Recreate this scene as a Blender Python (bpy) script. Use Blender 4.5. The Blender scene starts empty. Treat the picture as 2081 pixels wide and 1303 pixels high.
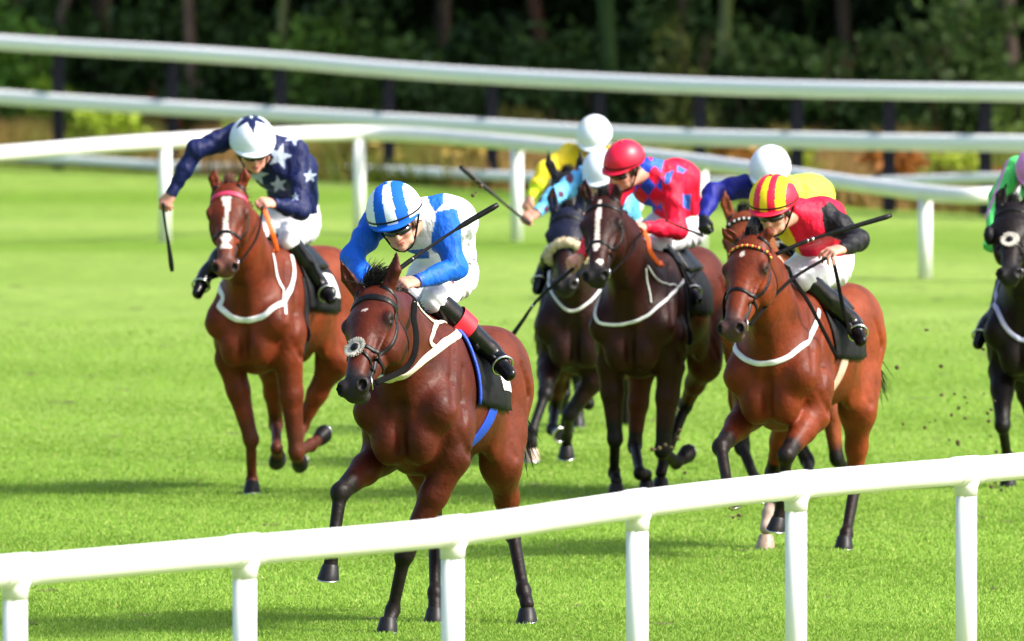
import bpy, math, random
import numpy as np
from math import radians, sin, cos, pi, sqrt, atan
from mathutils import Vector, Matrix
random.seed(7); rng = np.random.default_rng(7)
SC = bpy.context.scene
COL = SC.collection

# ------------------------------------------------------------------ camera, sky, sun, exposure
FPX, CX, CY, CAMZ = 28903.0, 1040.5, 651.5, 3.9
PITCH = atan(956.5 / FPX)
cam_d = bpy.data.cameras.new('camera'); cam = bpy.data.objects.new('camera', cam_d); COL.objects.link(cam)
cam.location = (0, 0, CAMZ); cam.rotation_euler = (pi / 2 - PITCH, 0, 0)
cam_d.lens = 500; cam_d.sensor_width = 36; cam_d.clip_start = 1; cam_d.clip_end = 3000
cam_d.dof.use_dof = True; cam_d.dof.focus_distance = 70.6; cam_d.dof.aperture_fstop = 6.5
SC.camera = cam
SUN_AZ, SUN_EL = radians(110), radians(42)      # azimuth measured from straight ahead (+Y) towards the right (+X)
world = bpy.data.worlds.new('World'); SC.world = world; world.use_nodes = True
wn = world.node_tree; wn.nodes.clear()
sky = wn.nodes.new('ShaderNodeTexSky'); sky.sky_type = 'NISHITA'; sky.sun_disc = False
sky.sun_elevation = SUN_EL; sky.sun_rotation = SUN_AZ; sky.air_density = 1.0; sky.dust_density = 4.0
bgd = wn.nodes.new('ShaderNodeBackground'); bgd.inputs['Strength'].default_value = 0.15
wo = wn.nodes.new('ShaderNodeOutputWorld')
wn.links.new(sky.outputs[0], bgd.inputs['Color']); wn.links.new(bgd.outputs[0], wo.inputs['Surface'])
sun_d = bpy.data.lights.new('sun', 'SUN'); sun_d.energy = 3.9; sun_d.angle = radians(10); sun_d.color = (1, .95, .87)
sun = bpy.data.objects.new('sun', sun_d); COL.objects.link(sun)
to_sun = Vector((sin(SUN_AZ) * cos(SUN_EL), cos(SUN_AZ) * cos(SUN_EL), sin(SUN_EL)))
sun.rotation_euler = to_sun.to_track_quat('Z', 'Y').to_euler(); sun.location = (30, 60, 40)
SC.view_settings.view_transform = 'Standard'; SC.view_settings.look = 'None'
SC.view_settings.exposure = 0.93; SC.view_settings.gamma = 1.0; SC.view_settings.use_curve_mapping = False
SC.render.engine = 'CYCLES'; SC.cycles.use_denoising = True
SC.cycles.max_bounces = 6; SC.cycles.diffuse_bounces = 2; SC.cycles.glossy_bounces = 2; SC.cycles.transmission_bounces = 3

# ------------------------------------------------------------------ photo pixel + distance -> point in the place
CAMP = np.array([0, 0, CAMZ]); FW = np.array([0, cos(PITCH), -sin(PITCH)]); UPV = np.array([0, sin(PITCH), cos(PITCH)]); RT = np.array([1., 0, 0])
def P(px, py, Y):
    d = FW + RT * ((px - CX) / FPX) + UPV * (-(py - CY) / FPX)
    return CAMP + d * (Y / d[1])
def G(px, py):
    d = FW + RT * ((px - CX) / FPX) + UPV * (-(py - CY) / FPX)
    return CAMP + d * (-CAMZ / d[2])
def proj(V):
    q = V - CAMP; z = q @ FW
    return CX + FPX * (q @ RT) / z, CY - FPX * (q @ UPV) / z
def nz(v):
    v = np.asarray(v, float); return v / (np.linalg.norm(v) + 1e-12)
def lerp(a, b, t): return a + (b - a) * t

# ------------------------------------------------------------------ materials
def newmat(name):
    m = bpy.data.materials.new(name); m.use_nodes = True
    nt = m.node_tree; return m, nt, nt.nodes['Principled BSDF']
def mat(name, color=None, rough=.5, spec=.5, metal=0, attr=False, var=.15, nscale=30, bump=0, bscale=60, coat=0, sheen=0, stretch=None, trans=0, bdist=.01):
    m, nt, b = newmat(name); N = nt.nodes; L = nt.links
    b.inputs['Roughness'].default_value = rough; b.inputs['Specular IOR Level'].default_value = spec
    b.inputs['Metallic'].default_value = metal; b.inputs['Coat Weight'].default_value = coat
    b.inputs['Coat Roughness'].default_value = .25
    b.inputs['Sheen Weight'].default_value = sheen
    tc = N.new('ShaderNodeTexCoord'); vec = tc.outputs['Object']
    if stretch:
        mp = N.new('ShaderNodeMapping'); mp.inputs['Scale'].default_value = stretch
        L.new(vec, mp.inputs['Vector']); vec = mp.outputs[0]
    no = N.new('ShaderNodeTexNoise'); no.inputs['Scale'].default_value = nscale; no.inputs['Detail'].default_value = 4
    L.new(vec, no.inputs['Vector'])
    hsv = N.new('ShaderNodeHueSaturation')
    mr = N.new('ShaderNodeMapRange'); mr.inputs['From Min'].default_value = .3; mr.inputs['From Max'].default_value = .7
    mr.inputs['To Min'].default_value = 1 - var; mr.inputs['To Max'].default_value = 1 + var
    L.new(no.outputs[0], mr.inputs['Value']); L.new(mr.outputs[0], hsv.inputs['Value'])
    if attr:
        at = N.new('ShaderNodeAttribute'); at.attribute_name = 'Col'; L.new(at.outputs['Color'], hsv.inputs['Color'])
    else: hsv.inputs['Color'].default_value = (*color, 1)
    L.new(hsv.outputs[0], b.inputs['Base Color'])
    if bump:
        n2 = N.new('ShaderNodeTexNoise'); n2.inputs['Scale'].default_value = bscale; n2.inputs['Detail'].default_value = 3
        L.new(vec, n2.inputs['Vector'])
        bp = N.new('ShaderNodeBump'); bp.inputs['Strength'].default_value = bump; bp.inputs['Distance'].default_value = bdist
        L.new(n2.outputs[0], bp.inputs['Height']); L.new(bp.outputs[0], b.inputs['Normal'])
    if trans:
        tr = N.new('ShaderNodeBsdfTranslucent'); L.new(hsv.outputs[0], tr.inputs['Color'])
        mx = N.new('ShaderNodeMixShader'); mx.inputs[0].default_value = trans
        out = N['Material Output']; L.new(b.outputs[0], mx.inputs[1]); L.new(tr.outputs[0], mx.inputs[2]); L.new(mx.outputs[0], out.inputs['Surface'])
    return m
M = {}
M['coat'] = mat('horse_coat', attr=True, rough=.50, spec=.20, var=.30, nscale=8, bump=.35, bscale=30, bdist=.015)
M['skin'] = mat('jockey_skin', attr=True, rough=.5, spec=.4, var=.08, nscale=40, bump=.1, bscale=120)
M['silk'] = mat('racing_silk', attr=True, rough=.58, spec=.25, var=.07, nscale=12, bump=1.0, bscale=13, bdist=.035, stretch=(1, 1, .55))
M['breeches'] = mat('white_breeches', attr=True, rough=.6, spec=.3, var=.05, nscale=15, bump=.6, bscale=14, bdist=.02)
M['capw'] = mat('cap_pale', (.70, .77, .88), rough=.55, var=.03, bump=.3, bscale=25)
M['leather'] = mat('black_leather', (.005, .005, .006), rough=.42, spec=.25, var=.2, bump=.3, bscale=40)
M['boot'] = mat('patent_boot', (.004, .004, .005), rough=.2, spec=.32, var=.2, bump=.25, bscale=22, bdist=.012)
M['cloth'] = mat('black_saddle_cloth', (.005, .005, .007), rough=.6, spec=.2, var=.3, bump=.5, bscale=25)
M['goggle'] = mat('dark_goggle_lens', (.006, .006, .008), rough=.08, spec=.8, var=.1)
M['steel'] = mat('polished_steel', (.6, .6, .62), rough=.22, metal=1, var=.1)
M['hair'] = mat('horse_hair', (.006, .005, .005), rough=.55, spec=.2, var=.4, nscale=60)
M['brownhair'] = mat('chestnut_hair', (.12, .035, .012), rough=.45, spec=.45, var=.4, nscale=60)
M['rein'] = mat('rein_leather', (.006, .006, .006), rough=.85, spec=.05, var=.2)
M['hoof'] = mat('dark_hoof_horn', (.010, .010, .012), rough=.45, spec=.25, var=.3, nscale=50)
M['palehoof'] = mat('pale_hoof_horn', (.34, .25, .19), rough=.45, spec=.4, var=.3, nscale=50)
M['eye'] = mat('horse_eye', (.007, .004, .003), rough=.12, spec=.45, var=.05)
M['sheep'] = mat('sheepskin', (.62, .52, .36), rough=.95, spec=.1, var=.15, nscale=80, bump=1, bscale=120)
M['nostril'] = mat('nostril_dark', (.006, .004, .004), rough=.7, var=.1)
def flat(name, c, **k):
    if name not in M: M[name] = mat(name, c, **k)
    return M[name]

# ------------------------------------------------------------------ mesh output
def make(name, V, Fc, material, parent=None, base=None, smooth=True, col=None, mats=None, midx=None):
    V = np.asarray(V, np.float32)
    if parent is not None: base = np.array(parent['_b'])
    if base is not None: V = V - np.asarray(base, np.float32)
    me = bpy.data.meshes.new(name)
    if isinstance(Fc, np.ndarray):
        n, k = Fc.shape
        me.vertices.add(len(V)); me.vertices.foreach_set('co', V.ravel())
        me.loops.add(n * k); me.loops.foreach_set('vertex_index', Fc.astype(np.int32).ravel())
        me.polygons.add(n); me.polygons.foreach_set('loop_start', np.arange(0, n * k, k, dtype=np.int32))
        me.update(calc_edges=True)
    else:
        me.from_pydata(V.tolist(), [], [list(map(int, f)) for f in Fc]); me.update()
    for mm in (mats or [material]): me.materials.append(mm)
    if midx is not None: me.polygons.foreach_set('material_index', np.asarray(midx, np.int32))
    if smooth: me.polygons.foreach_set('use_smooth', np.ones(len(me.polygons), bool))
    if col is not None:
        a = me.attributes.new('Col', 'FLOAT_COLOR', 'POINT')
        c = np.ones((len(V), 4), np.float32); c[:, :3] = col; a.data.foreach_set('color', c.ravel())
    o = bpy.data.objects.new(name, me); COL.objects.link(o)
    if parent is not None: o.parent = parent
    elif base is not None: o.location = base
    return o
ROOTS = []
def thing(name, label, cat, base, group=None):
    o = bpy.data.objects.new(name, None); COL.objects.link(o)
    o.location = base; o['_b'] = [float(x) for x in base]; ROOTS.append(o)
    o['label'] = label; o['category'] = cat
    if group: o['group'] = group
    return o
def tag(o, label=None, cat=None, group=None, kind=None):
    if label: o['label'] = label
    if cat: o['category'] = cat
    if group: o['group'] = group
    if kind: o['kind'] = kind
    return o
def sub(o, parent, name, V, Fc, material, **k):       # a sub-part: child of a part that itself sits at its root's base
    c = make(name, np.asarray(V, np.float32) - np.array(parent.parent['_b'] if parent.parent else parent['_b'], np.float32), Fc, material, **k)
    c.parent = parent; return c

# ------------------------------------------------------------------ signed distance bodies: smooth unions of tapered elliptic cones
class SDF:
    def __init__(s): s.pr = []
    def add(s, p0, p1, r0, r1=None, side=(1, 0, 0), axis=None, k=.03, op=0):
        p0 = np.asarray(p0, float); p1 = np.asarray(p1, float); r1 = r0 if r1 is None else r1
        def R(r):
            if np.isscalar(r): return np.array([r, r, r], float)
            r = list(r)
            if len(r) == 2: r.append(min(r) if max(r) > 1.4 * min(r) else sum(r) / 2)
            return np.array(r, float)
        r0, r1 = R(r0), R(r1); L = np.linalg.norm(p1 - p0)
        a = nz(p1 - p0) if L > 1e-5 else nz(axis if axis is not None else (0, 0, 1))
        sd = np.asarray(side, float); sd = sd - a * (sd @ a)
        if np.linalg.norm(sd) < 1e-4: sd = np.cross(a, (0.3, .9, .2))
        sd = nz(sd); n = np.cross(a, sd)
        s.pr.append((p0, p1, a, sd, n, max(L, 1e-6), r0, r1, k, op)); return s
    def ell(s, c, r, side, axis, k=.03, op=0): return s.add(c, c, r, None, side, axis, k, op)   # r = (side, normal, axis)
    @staticmethod
    def dist(pr, X, Y, Z):
        p0, p1, a, sd, n, L, r0, r1, k, op = pr
        dx, dy, dz = X - p0[0], Y - p0[1], Z - p0[2]
        A = dx * a[0] + dy * a[1] + dz * a[2]
        u = dx * sd[0] + dy * sd[1] + dz * sd[2]; v = dx * n[0] + dy * n[1] + dz * n[2]
        t = np.clip(A / L, 0, 1) if L > 1e-5 else np.zeros_like(A)
        w = A - t * L if L > 1e-5 else A
        ru, rv, rw = (r0[i] + (r1[i] - r0[i]) * t for i in range(3))
        u = u / ru; v = v / rv; w = w / rw
        k0 = np.sqrt(u * u + v * v + w * w)
        u = u / ru; v = v / rv; w = w / rw
        k1 = np.sqrt(u * u + v * v + w * w) + 1e-6
        return k0 * (k0 - 1) / k1
    @staticmethod
    def comb(a, b, k, op):
        if op == 1: a, b = -a, b
        h = np.clip(.5 + .5 * (b - a) / k, 0, 1)
        r = b + (a - b) * h - k * h * (1 - h)
        return -r if op == 1 else r
    def ev(s, Q):
        Q = np.asarray(Q, float); X, Y, Z = Q[..., 0], Q[..., 1], Q[..., 2]; D = np.full(X.shape, 1.0)
        for pr in s.pr: D = s.comb(D, s.dist(pr, X, Y, Z), pr[8], pr[9])
        return D
    def grad(s, Q, e=.004):
        g = np.stack([s.ev(Q + np.eye(3)[i] * e) - s.ev(Q - np.eye(3)[i] * e) for i in range(3)], -1)
        return g / (np.linalg.norm(g, axis=-1, keepdims=True) + 1e-9)
    def snap(s, Q, off=0, it=5):
        Q = np.array(Q, float)
        for _ in range(it): Q = Q - s.grad(Q) * np.clip(s.ev(Q) - off, -.08, .08)[..., None]
        return Q, s.grad(Q)
    def ray(s, px, py, Y0):
        o = P(px, py, Y0 - 2.2); d = nz(P(px, py, Y0) - o); t = 0
        for _ in range(90):
            e = float(s.ev(o + d * t))
            if e < .002: break
            t += max(.004, min(e * .8, .25))
            if t > 4.5: return None
        return o + d * t
    def mesh(s, h):
        lo = np.min([np.minimum(p[0] - p[6].max(), p[1] - p[7].max()) for p in s.pr if p[9] == 0], 0) - 2 * h - .01
        hi = np.max([np.maximum(p[0] + p[6].max(), p[1] + p[7].max()) for p in s.pr if p[9] == 0], 0) + 2 * h + .01
        n = np.ceil((hi - lo) / h).astype(int) + 1; D = np.full(n, .5, np.float32)
        ax = [(lo[i] + h * np.arange(n[i])).astype(np.float32) for i in range(3)]
        for pr in s.pr:
            k = pr[8]; m = k + 2.5 * h
            l = np.minimum(pr[0] - pr[6].max(), pr[1] - pr[7].max()) - m; u = np.maximum(pr[0] + pr[6].max(), pr[1] + pr[7].max()) + m
            a = np.clip(np.floor((l - lo) / h).astype(int), 0, n - 1); b = np.clip(np.ceil((u - lo) / h).astype(int) + 1, 1, n)
            if np.any(b <= a): continue
            X = ax[0][a[0]:b[0], None, None]; Y = ax[1][None, a[1]:b[1], None]; Z = ax[2][None, None, a[2]:b[2]]
            pf = tuple(q.astype(np.float32) if isinstance(q, np.ndarray) else np.float32(q) if isinstance(q, float) else q for q in pr)
            S = D[a[0]:b[0], a[1]:b[1], a[2]:b[2]]
            S[...] = s.comb(S, s.dist(pf, X, Y, Z), np.float32(k), pr[9])
        neg = D < 0
        c = np.zeros(n - 1, np.uint8)
        for i in (0, 1):
            for j in (0, 1):
                for q in (0, 1): c += neg[i:n[0] - 1 + i, j:n[1] - 1 + j, q:n[2] - 1 + q]
        act = (c > 0) & (c < 8); ii = np.argwhere(act); idx = np.full(act.shape, -1, np.int32); idx[act] = np.arange(len(ii))
        pos = np.zeros((len(ii), 3)); cnt = np.zeros(len(ii))
        cor = [(i, j, q) for i in (0, 1) for j in (0, 1) for q in (0, 1)]
        for A in cor:
            for ax_ in range(3):
                if A[ax_]: continue
                B = list(A); B[ax_] = 1
                da = D[ii[:, 0] + A[0], ii[:, 1] + A[1], ii[:, 2] + A[2]]; db = D[ii[:, 0] + B[0], ii[:, 1] + B[1], ii[:, 2] + B[2]]
                mk = (da < 0) != (db < 0); t = np.where(mk, da / np.where(mk, da - db, 1), 0)
                pp = np.array(A, float)[None] + t[:, None] * (np.array(B) - np.array(A))[None]
                pos += pp * mk[:, None]; cnt += mk
        V = lo + (ii + pos / cnt[:, None]) * h
        Fs = []
        for x in range(3):
            y, z = (x + 1) % 3, (x + 2) % 3
            s0 = [slice(None)] * 3; s1 = [slice(None)] * 3; s0[x] = slice(0, n[x] - 1); s1[x] = slice(1, n[x])
            n0 = neg[tuple(s0)]; n1 = neg[tuple(s1)]; e = np.argwhere(n0 != n1)
            e = e[(e[:, y] > 0) & (e[:, z] > 0) & (e[:, y] < n[y] - 1) & (e[:, z] < n[z] - 1)]
            inv = n0[tuple(e.T)]
            ey = np.zeros(3, int); ey[y] = 1; ez = np.zeros(3, int); ez[z] = 1
            q = np.stack([idx[tuple(e.T)], idx[tuple((e - ey).T)], idx[tuple((e - ey - ez).T)], idx[tuple((e - ez).T)]], 1)
            q[~inv] = q[~inv][:, ::-1]; Fs.append(q)
        Fq = np.concatenate(Fs); return V, Fq[:, ::-1].copy() if False else Fq

# ------------------------------------------------------------------ tubes, straps, small shapes
def catmull(pts, n):
    p = np.asarray(pts, float); 
    if len(p) == 2: return lerp(p[0], p[1], np.linspace(0, 1, n)[:, None])
    q = np.vstack([2 * p[0] - p[1], p, 2 * p[-1] - p[-2]]); L = len(p) - 1; out = []
    for t in np.linspace(0, L, n):
        i = min(int(t), L - 1); f = t - i; a, b, c, d = q[i:i + 4]
        out.append(.5 * (2 * b + (c - a) * f + (2 * a - 5 * b + 4 * c - d) * f * f + (3 * b - a - 3 * c + d) * f ** 3))
    return np.array(out)
def tube_g(pts, rad, seg=8, cap=True):
    p = np.asarray(pts, float); n = len(p); rad = np.broadcast_to(np.asarray(rad, float), (n,))
    t = np.gradient(p, axis=0); t /= np.linalg.norm(t, axis=1, keepdims=True) + 1e-9
    ref = np.array([0, 0, 1.]) if abs(t[0][2]) < .9 else np.array([1., 0, 0]); V = []
    for i in range(n):
        s_ = nz(np.cross(t[i], ref)); u = np.cross(s_, t[i]); ref = u
        for j in range(seg):
            a = 2 * pi * j / seg; V.append(p[i] + rad[i] * (cos(a) * s_ + sin(a) * u))
    F_ = [(i * seg + j, i * seg + (j + 1) % seg, (i + 1) * seg + (j + 1) % seg, (i + 1) * seg + j) for i in range(n - 1) for j in range(seg)]
    if cap: F_ += [tuple(range(seg))[::-1], tuple((n - 1) * seg + j for j in range(seg))]
    return V, F_
def tube(name, pts, rad, m, parent=None, seg=8, n=None, **k):
    if n: 
        q = catmull(pts, n); r = np.interp(np.linspace(0, 1, n), np.linspace(0, 1, len(np.atleast_1d(rad))), np.atleast_1d(rad)) if not np.isscalar(rad) else rad
    else: q, r = pts, rad
    V, F_ = tube_g(q, r, seg); return make(name, V, F_, m, parent, **k)
def ribbon_g(Q, N, w, th, closed=False):
    Q = np.asarray(Q); n = len(Q)
    T = np.roll(Q, -1, 0) - np.roll(Q, 1, 0) if closed else np.gradient(Q, axis=0)
    T /= np.linalg.norm(T, axis=1, keepdims=True) + 1e-9
    B = np.cross(T, N); B /= np.linalg.norm(B, axis=1, keepdims=True) + 1e-9; w = np.broadcast_to(w, (n,))[:, None] / 2
    prof = [(-1, 0), (-1, .6), (-.7, 1), (.7, 1), (1, .6), (1, 0)]; m = len(prof); V = []
    A = np.stack([Q + B * w * a + N * th * b for a, b in prof], 1).reshape(-1, 3)
    r = range(n) if closed else range(n - 1)
    F_ = [(i * m + j, i * m + (j + 1) % m, ((i + 1) % n) * m + (j + 1) % m, ((i + 1) % n) * m + j) for i in r for j in range(m)]
    if not closed: F_ += [tuple(range(m))[::-1], tuple((n - 1) * m + j for j in range(m))]
    return A, F_
def strap(name, sdf, pts, w, th, m, parent, n=40, closed=False, off=0, cols=None):
    q = catmull(list(pts) + ([pts[0]] if closed else []), n + (1 if closed else 0))
    if closed: q = q[:-1]
    q, N = sdf.snap(q, off - .001)
    for _ in range(2):
        q2 = q.copy(); q2[1:-1] = (q[:-2] + 2 * q[1:-1] + q[2:]) / 4; q = q2
        e = sdf.ev(q); q = q + N * np.maximum(off - .001 - e, 0)[:, None]
    V, F_ = ribbon_g(q, N, w, th, closed)
    return make(name, V, F_, m, parent)
def ring_g(c, nrm, R, r, seg=14, k=6):
    nrm = nz(nrm); a = nz(np.cross(nrm, (.2, .3, .9))); b = np.cross(nrm, a); V = []
    for i in range(seg):
        t = 2 * pi * i / seg; d = a * cos(t) + b * sin(t)
        for j in range(k): s_ = 2 * pi * j / k; V.append(c + d * (R + r * cos(s_)) + nrm * r * sin(s_))
    return V, [(i * k + j, ((i + 1) % seg) * k + j, ((i + 1) % seg) * k + (j + 1) % k, i * k + (j + 1) % k) for i in range(seg) for j in range(k)]
def ball_g(c, r, fr=None, seg=14, rings=9):
    r = np.broadcast_to(r, (3,)); fr = np.eye(3) if fr is None else np.asarray(fr); V = []; F_ = []
    for i in range(rings + 1):
        th = pi * i / rings
        for j in range(seg):
            ph = 2 * pi * j / seg; V.append(c + fr[0] * r[0] * sin(th) * cos(ph) + fr[1] * r[1] * sin(th) * sin(ph) + fr[2] * r[2] * cos(th))
    for i in range(rings):
        for j in range(seg): F_.append((i * seg + j, (i + 1) * seg + j, (i + 1) * seg + (j + 1) % seg, i * seg + (j + 1) % seg))
    return V, F_
class MB:
    def __init__(s): s.V = []; s.F = []
    def put(s, g):
        o = len(s.V); s.V += [tuple(v) for v in g[0]]; s.F += [tuple(i + o for i in f) for f in g[1]]; return s
    def build(s, name, m, parent=None, **k): return make(name, s.V, s.F, m, parent, **k)
def strands(name, roots, dirs, length, m, parent, bend, n=160, r=.0035, seed=1, jit=.25):
    R = np.random.default_rng(seed); mb = MB(); roots = np.asarray(roots)
    for i in range(n):
        k = R.random() * (len(roots) - 1); a = int(k); f = k - a
        p = lerp(roots[a], roots[min(a + 1, len(roots) - 1)], f) + R.normal(0, .006, 3)
        d = nz(lerp(np.asarray(dirs[a], float), np.asarray(dirs[min(a + 1, len(dirs) - 1)], float), f) + R.normal(0, jit, 3)); L = length * R.uniform(.55, 1.1)
        pts = []; q = p.copy(); b = np.asarray(bend) + R.normal(0, .25, 3)
        for s_ in range(6): pts.append(q.copy()); q = q + d * L / 5; d = nz(d + b * .22)
        mb.put(tube_g(pts, [r, r, r * .9, r * .7, r * .5, r * .15], 3, False))
    return mb.build(name, m, parent)
# ------------------------------------------------------------------ turf
def mat_turf():
    m, nt, b = newmat('mown_turf'); N = nt.nodes; L = nt.links
    geo = N.new('ShaderNodeNewGeometry'); sep = N.new('ShaderNodeSeparateXYZ'); L.new(geo.outputs['Position'], sep.inputs[0])
    n1 = N.new('ShaderNodeTexNoise'); n1.inputs['Scale'].default_value = 1.0; n1.inputs['Detail'].default_value = 5
    mp = N.new('ShaderNodeMapping'); mp.inputs['Scale'].default_value = (.035, .105, 1); mp.inputs['Rotation'].default_value = (0, 0, .12); L.new(geo.outputs['Position'], mp.inputs[0]); L.new(mp.outputs[0], n1.inputs['Vector'])
    n2 = N.new('ShaderNodeTexNoise'); n2.inputs['Scale'].default_value = 14; n2.inputs['Detail'].default_value = 6; L.new(geo.outputs['Position'], n2.inputs['Vector'])
    n3 = N.new('ShaderNodeTexNoise'); n3.inputs['Scale'].default_value = 3; n3.inputs['Detail'].default_value = 4; L.new(geo.outputs['Position'], n3.inputs['Vector'])
    wv = N.new('ShaderNodeMath'); wv.operation = 'MULTIPLY_ADD'; wv.inputs[1].default_value = .93; L.new(sep.outputs['Y'], wv.inputs[0])
    x2 = N.new('ShaderNodeMath'); x2.operation = 'MULTIPLY'; x2.inputs[1].default_value = .5; L.new(sep.outputs['X'], x2.inputs[0])
    n4 = N.new('ShaderNodeMath'); n4.operation = 'MULTIPLY_ADD'; n4.inputs[1].default_value = 3.0; L.new(n1.outputs[0], n4.inputs[0]); L.new(x2.outputs[0], n4.inputs[2]); L.new(n4.outputs[0], wv.inputs[2])
    sn = N.new('ShaderNodeMath'); sn.operation = 'SINE'; L.new(wv.outputs[0], sn.inputs[0])
    cr = N.new('ShaderNodeMapRange'); cr.inputs['From Min'].default_value = .38; cr.inputs['From Max'].default_value = .62; L.new(n1.outputs[0], cr.inputs['Value'])
    mx = N.new('ShaderNodeMix'); mx.data_type = 'RGBA'; mx.inputs[6].default_value = (.118, .215, .016, 1); mx.inputs[7].default_value = (.190, .285, .050, 1); L.new(cr.outputs[0], mx.inputs[0])
    hs = N.new('ShaderNodeHueSaturation'); L.new(mx.outputs[2], hs.inputs['Color'])
    ad = N.new('ShaderNodeMath'); ad.operation = 'ADD'; L.new(n2.outputs[0], ad.inputs[0]); L.new(n3.outputs[0], ad.inputs[1])
    mr = N.new('ShaderNodeMapRange'); mr.inputs['From Min'].default_value = .7; mr.inputs['From Max'].default_value = 1.3; mr.inputs['To Min'].default_value = .68; mr.inputs['To Max'].default_value = 1.3
    L.new(ad.outputs[0], mr.inputs['Value']); L.new(mr.outputs[0], hs.inputs['Value']); L.new(hs.outputs[0], b.inputs['Base Color'])
    b.inputs['Roughness'].default_value = .85; b.inputs['Specular IOR Level'].default_value = .15
    bp = N.new('ShaderNodeBump'); bp.inputs['Strength'].default_value = .6; bp.inputs['Distance'].default_value = .04; L.new(n2.outputs[0], bp.inputs['Height']); L.new(bp.outputs[0], b.inputs['Normal'])
    return m
mt = mat_turf()
V = [(-600, -200, 0), (600, -200, 0), (600, 1500, 0), (-600, 1500, 0)]; tag(make('ground', V, [(0, 1, 2, 3)], mt, smooth=False), kind='structure')
# grass blades: near turf, where they can be told apart
def blades(name, n, y0, y1, x_half, hmin, hmax, w, seed):
    R = np.random.default_rng(seed); n0 = n
    y = y0 + (y1 - y0) * R.random(n0) ** 1.3; xh = x_half * y / y0; x = (R.random(n0) * 2 - 1) * xh
    cl = np.sin(x * 5.1 + 2 * np.sin(y * 2.3)) * np.sin(y * 3.7 + np.sin(x * 2.9)) ; kp = R.random(n0) < 1.15 - ((y - y0) / (y1 - y0)) ** .8; kp &= np.abs(x) < xh * R.uniform(.80, 1.0, n0); y = y[kp]; x = x[kp]; n0 = len(x); cl = cl[kp] if False else np.sin(x * 5.1 + 2 * np.sin(y * 2.3)) * np.sin(y * 3.7 + np.sin(x * 2.9)); hgt = R.uniform(hmin, hmax, n0) * (1 + .35 * cl)
    stripe = np.sin(y * .93 + x * .5 + 1.5); a = R.random(n0) * pi; lean = R.normal(0, .35, (n0, 2)) * hgt[:, None]; lean[:, 1] += hgt * .08 * np.sign(stripe)
    dx, dy = np.cos(a) * w / 2, np.sin(a) * w / 2 * .4; z = np.zeros(n0)
    p0 = np.stack([x - dx, y - dy, z], 1); p1 = np.stack([x + dx, y + dy, z], 1); p2 = np.stack([x + lean[:, 0] * .45 + dx * .7, y + lean[:, 1] * .45, hgt * .6], 1); p3 = np.stack([x + lean[:, 0], y + lean[:, 1], hgt], 1)
    V = np.stack([p0, p1, p2, p3], 1).reshape(-1, 3); b = np.arange(n0)[:, None] * 4; Fq = np.concatenate([b + [0, 1, 2], b + [0, 2, 3]]).astype(np.int32)
    br = R.normal(1, .09, n0).clip(.5, 1.7); c = np.stack([.255 * br, .420 * br, .058 * br], 1); yl = R.random(n0) < .05; c[yl] = c[yl] * [1.7, 1.2, 2.4]
    lt = .5 + .5 * np.clip(stripe * 1.6, -1, 1); c *= (.96 + .08 * lt)[:, None]; c = np.repeat(c, 4, 0)
    o = make(name, V, Fq, M['blade'], base=(0, 0, 0), col=c, smooth=False); tag(o, 'short bright green mown grass of the racecourse', 'grass', kind='stuff'); return o
M['blade'] = mat('grass_blade', attr=True, rough=.6, spec=.3, var=.06, trans=.35)
blades('grass', 1150000, 65.5, 118, 4.6, .009, .023, .013, 11)

# worn spots and hoof prints in the turf
R = np.random.default_rng(31); mb = MB()
for k in range(150):
    y = R.uniform(68, 130); x = R.uniform(-.042, .042) * y; r = R.uniform(.03, .075); n_ = 9; an = R.random() * 6; V_ = [(x, y, .006)] + [(x + r * (1 + .35 * sin(3 * a + k)) * cos(a + an), y + r * 1.6 * sin(a + an) * (1 + .3 * sin(2 * a + k)), .005) for a in np.linspace(0, 2 * pi, n_, endpoint=False)]
    mb.put((V_, [(0, 1 + i, 1 + (i + 1) % n_) for i in range(n_)]))
tag(mb.build('hoof_prints', flat('bare_soil', (.075, .055, .022), rough=.95, var=.4), base=(0, 0, 0)), 'small bare hoof prints scattered over the turf', 'hoof prints', kind='stuff')

# ------------------------------------------------------------------ near white running rail
mPl = flat('white_plastic_rail', (.72, .72, .715), rough=.45, spec=.3, var=.06, nscale=3)
mPl2 = flat('white_plastic_post', (.78, .79, .81), rough=.38, spec=.5, var=.03, nscale=6)
near = [(-900, 1212), (-430, 1192), (28, 1160), (495, 1119), (918, 1080), (1293, 1025), (1616, 987), (1962, 957), (2330, 926), (2720, 897)]
nr = [P(x, y, FPX * 2.85 / (y + 305)) for x, y in near]
rr = thing('running_rail', 'white tubular running rail on white posts crossing the foreground', 'rail', np.array([nr[4][0], nr[4][1], 0]))
cv = catmull(nr, 160)
for i in range(len(nr) - 1):
    sg = [p for p in cv if nr[i][0] - .02 < p[0] < nr[i + 1][0] + .02]; sg = np.array([nr[i]] + [p for p in sg if np.linalg.norm(p - nr[i]) > .03 and np.linalg.norm(p - nr[i + 1]) > .03] + [nr[i + 1]])
    if i % 2: sg = sg.copy()
    V_, F_ = tube_g(sg, .0625 if i % 2 else .0632, 28, True); make('rail_section', V_, F_, mPl, rr)
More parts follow.
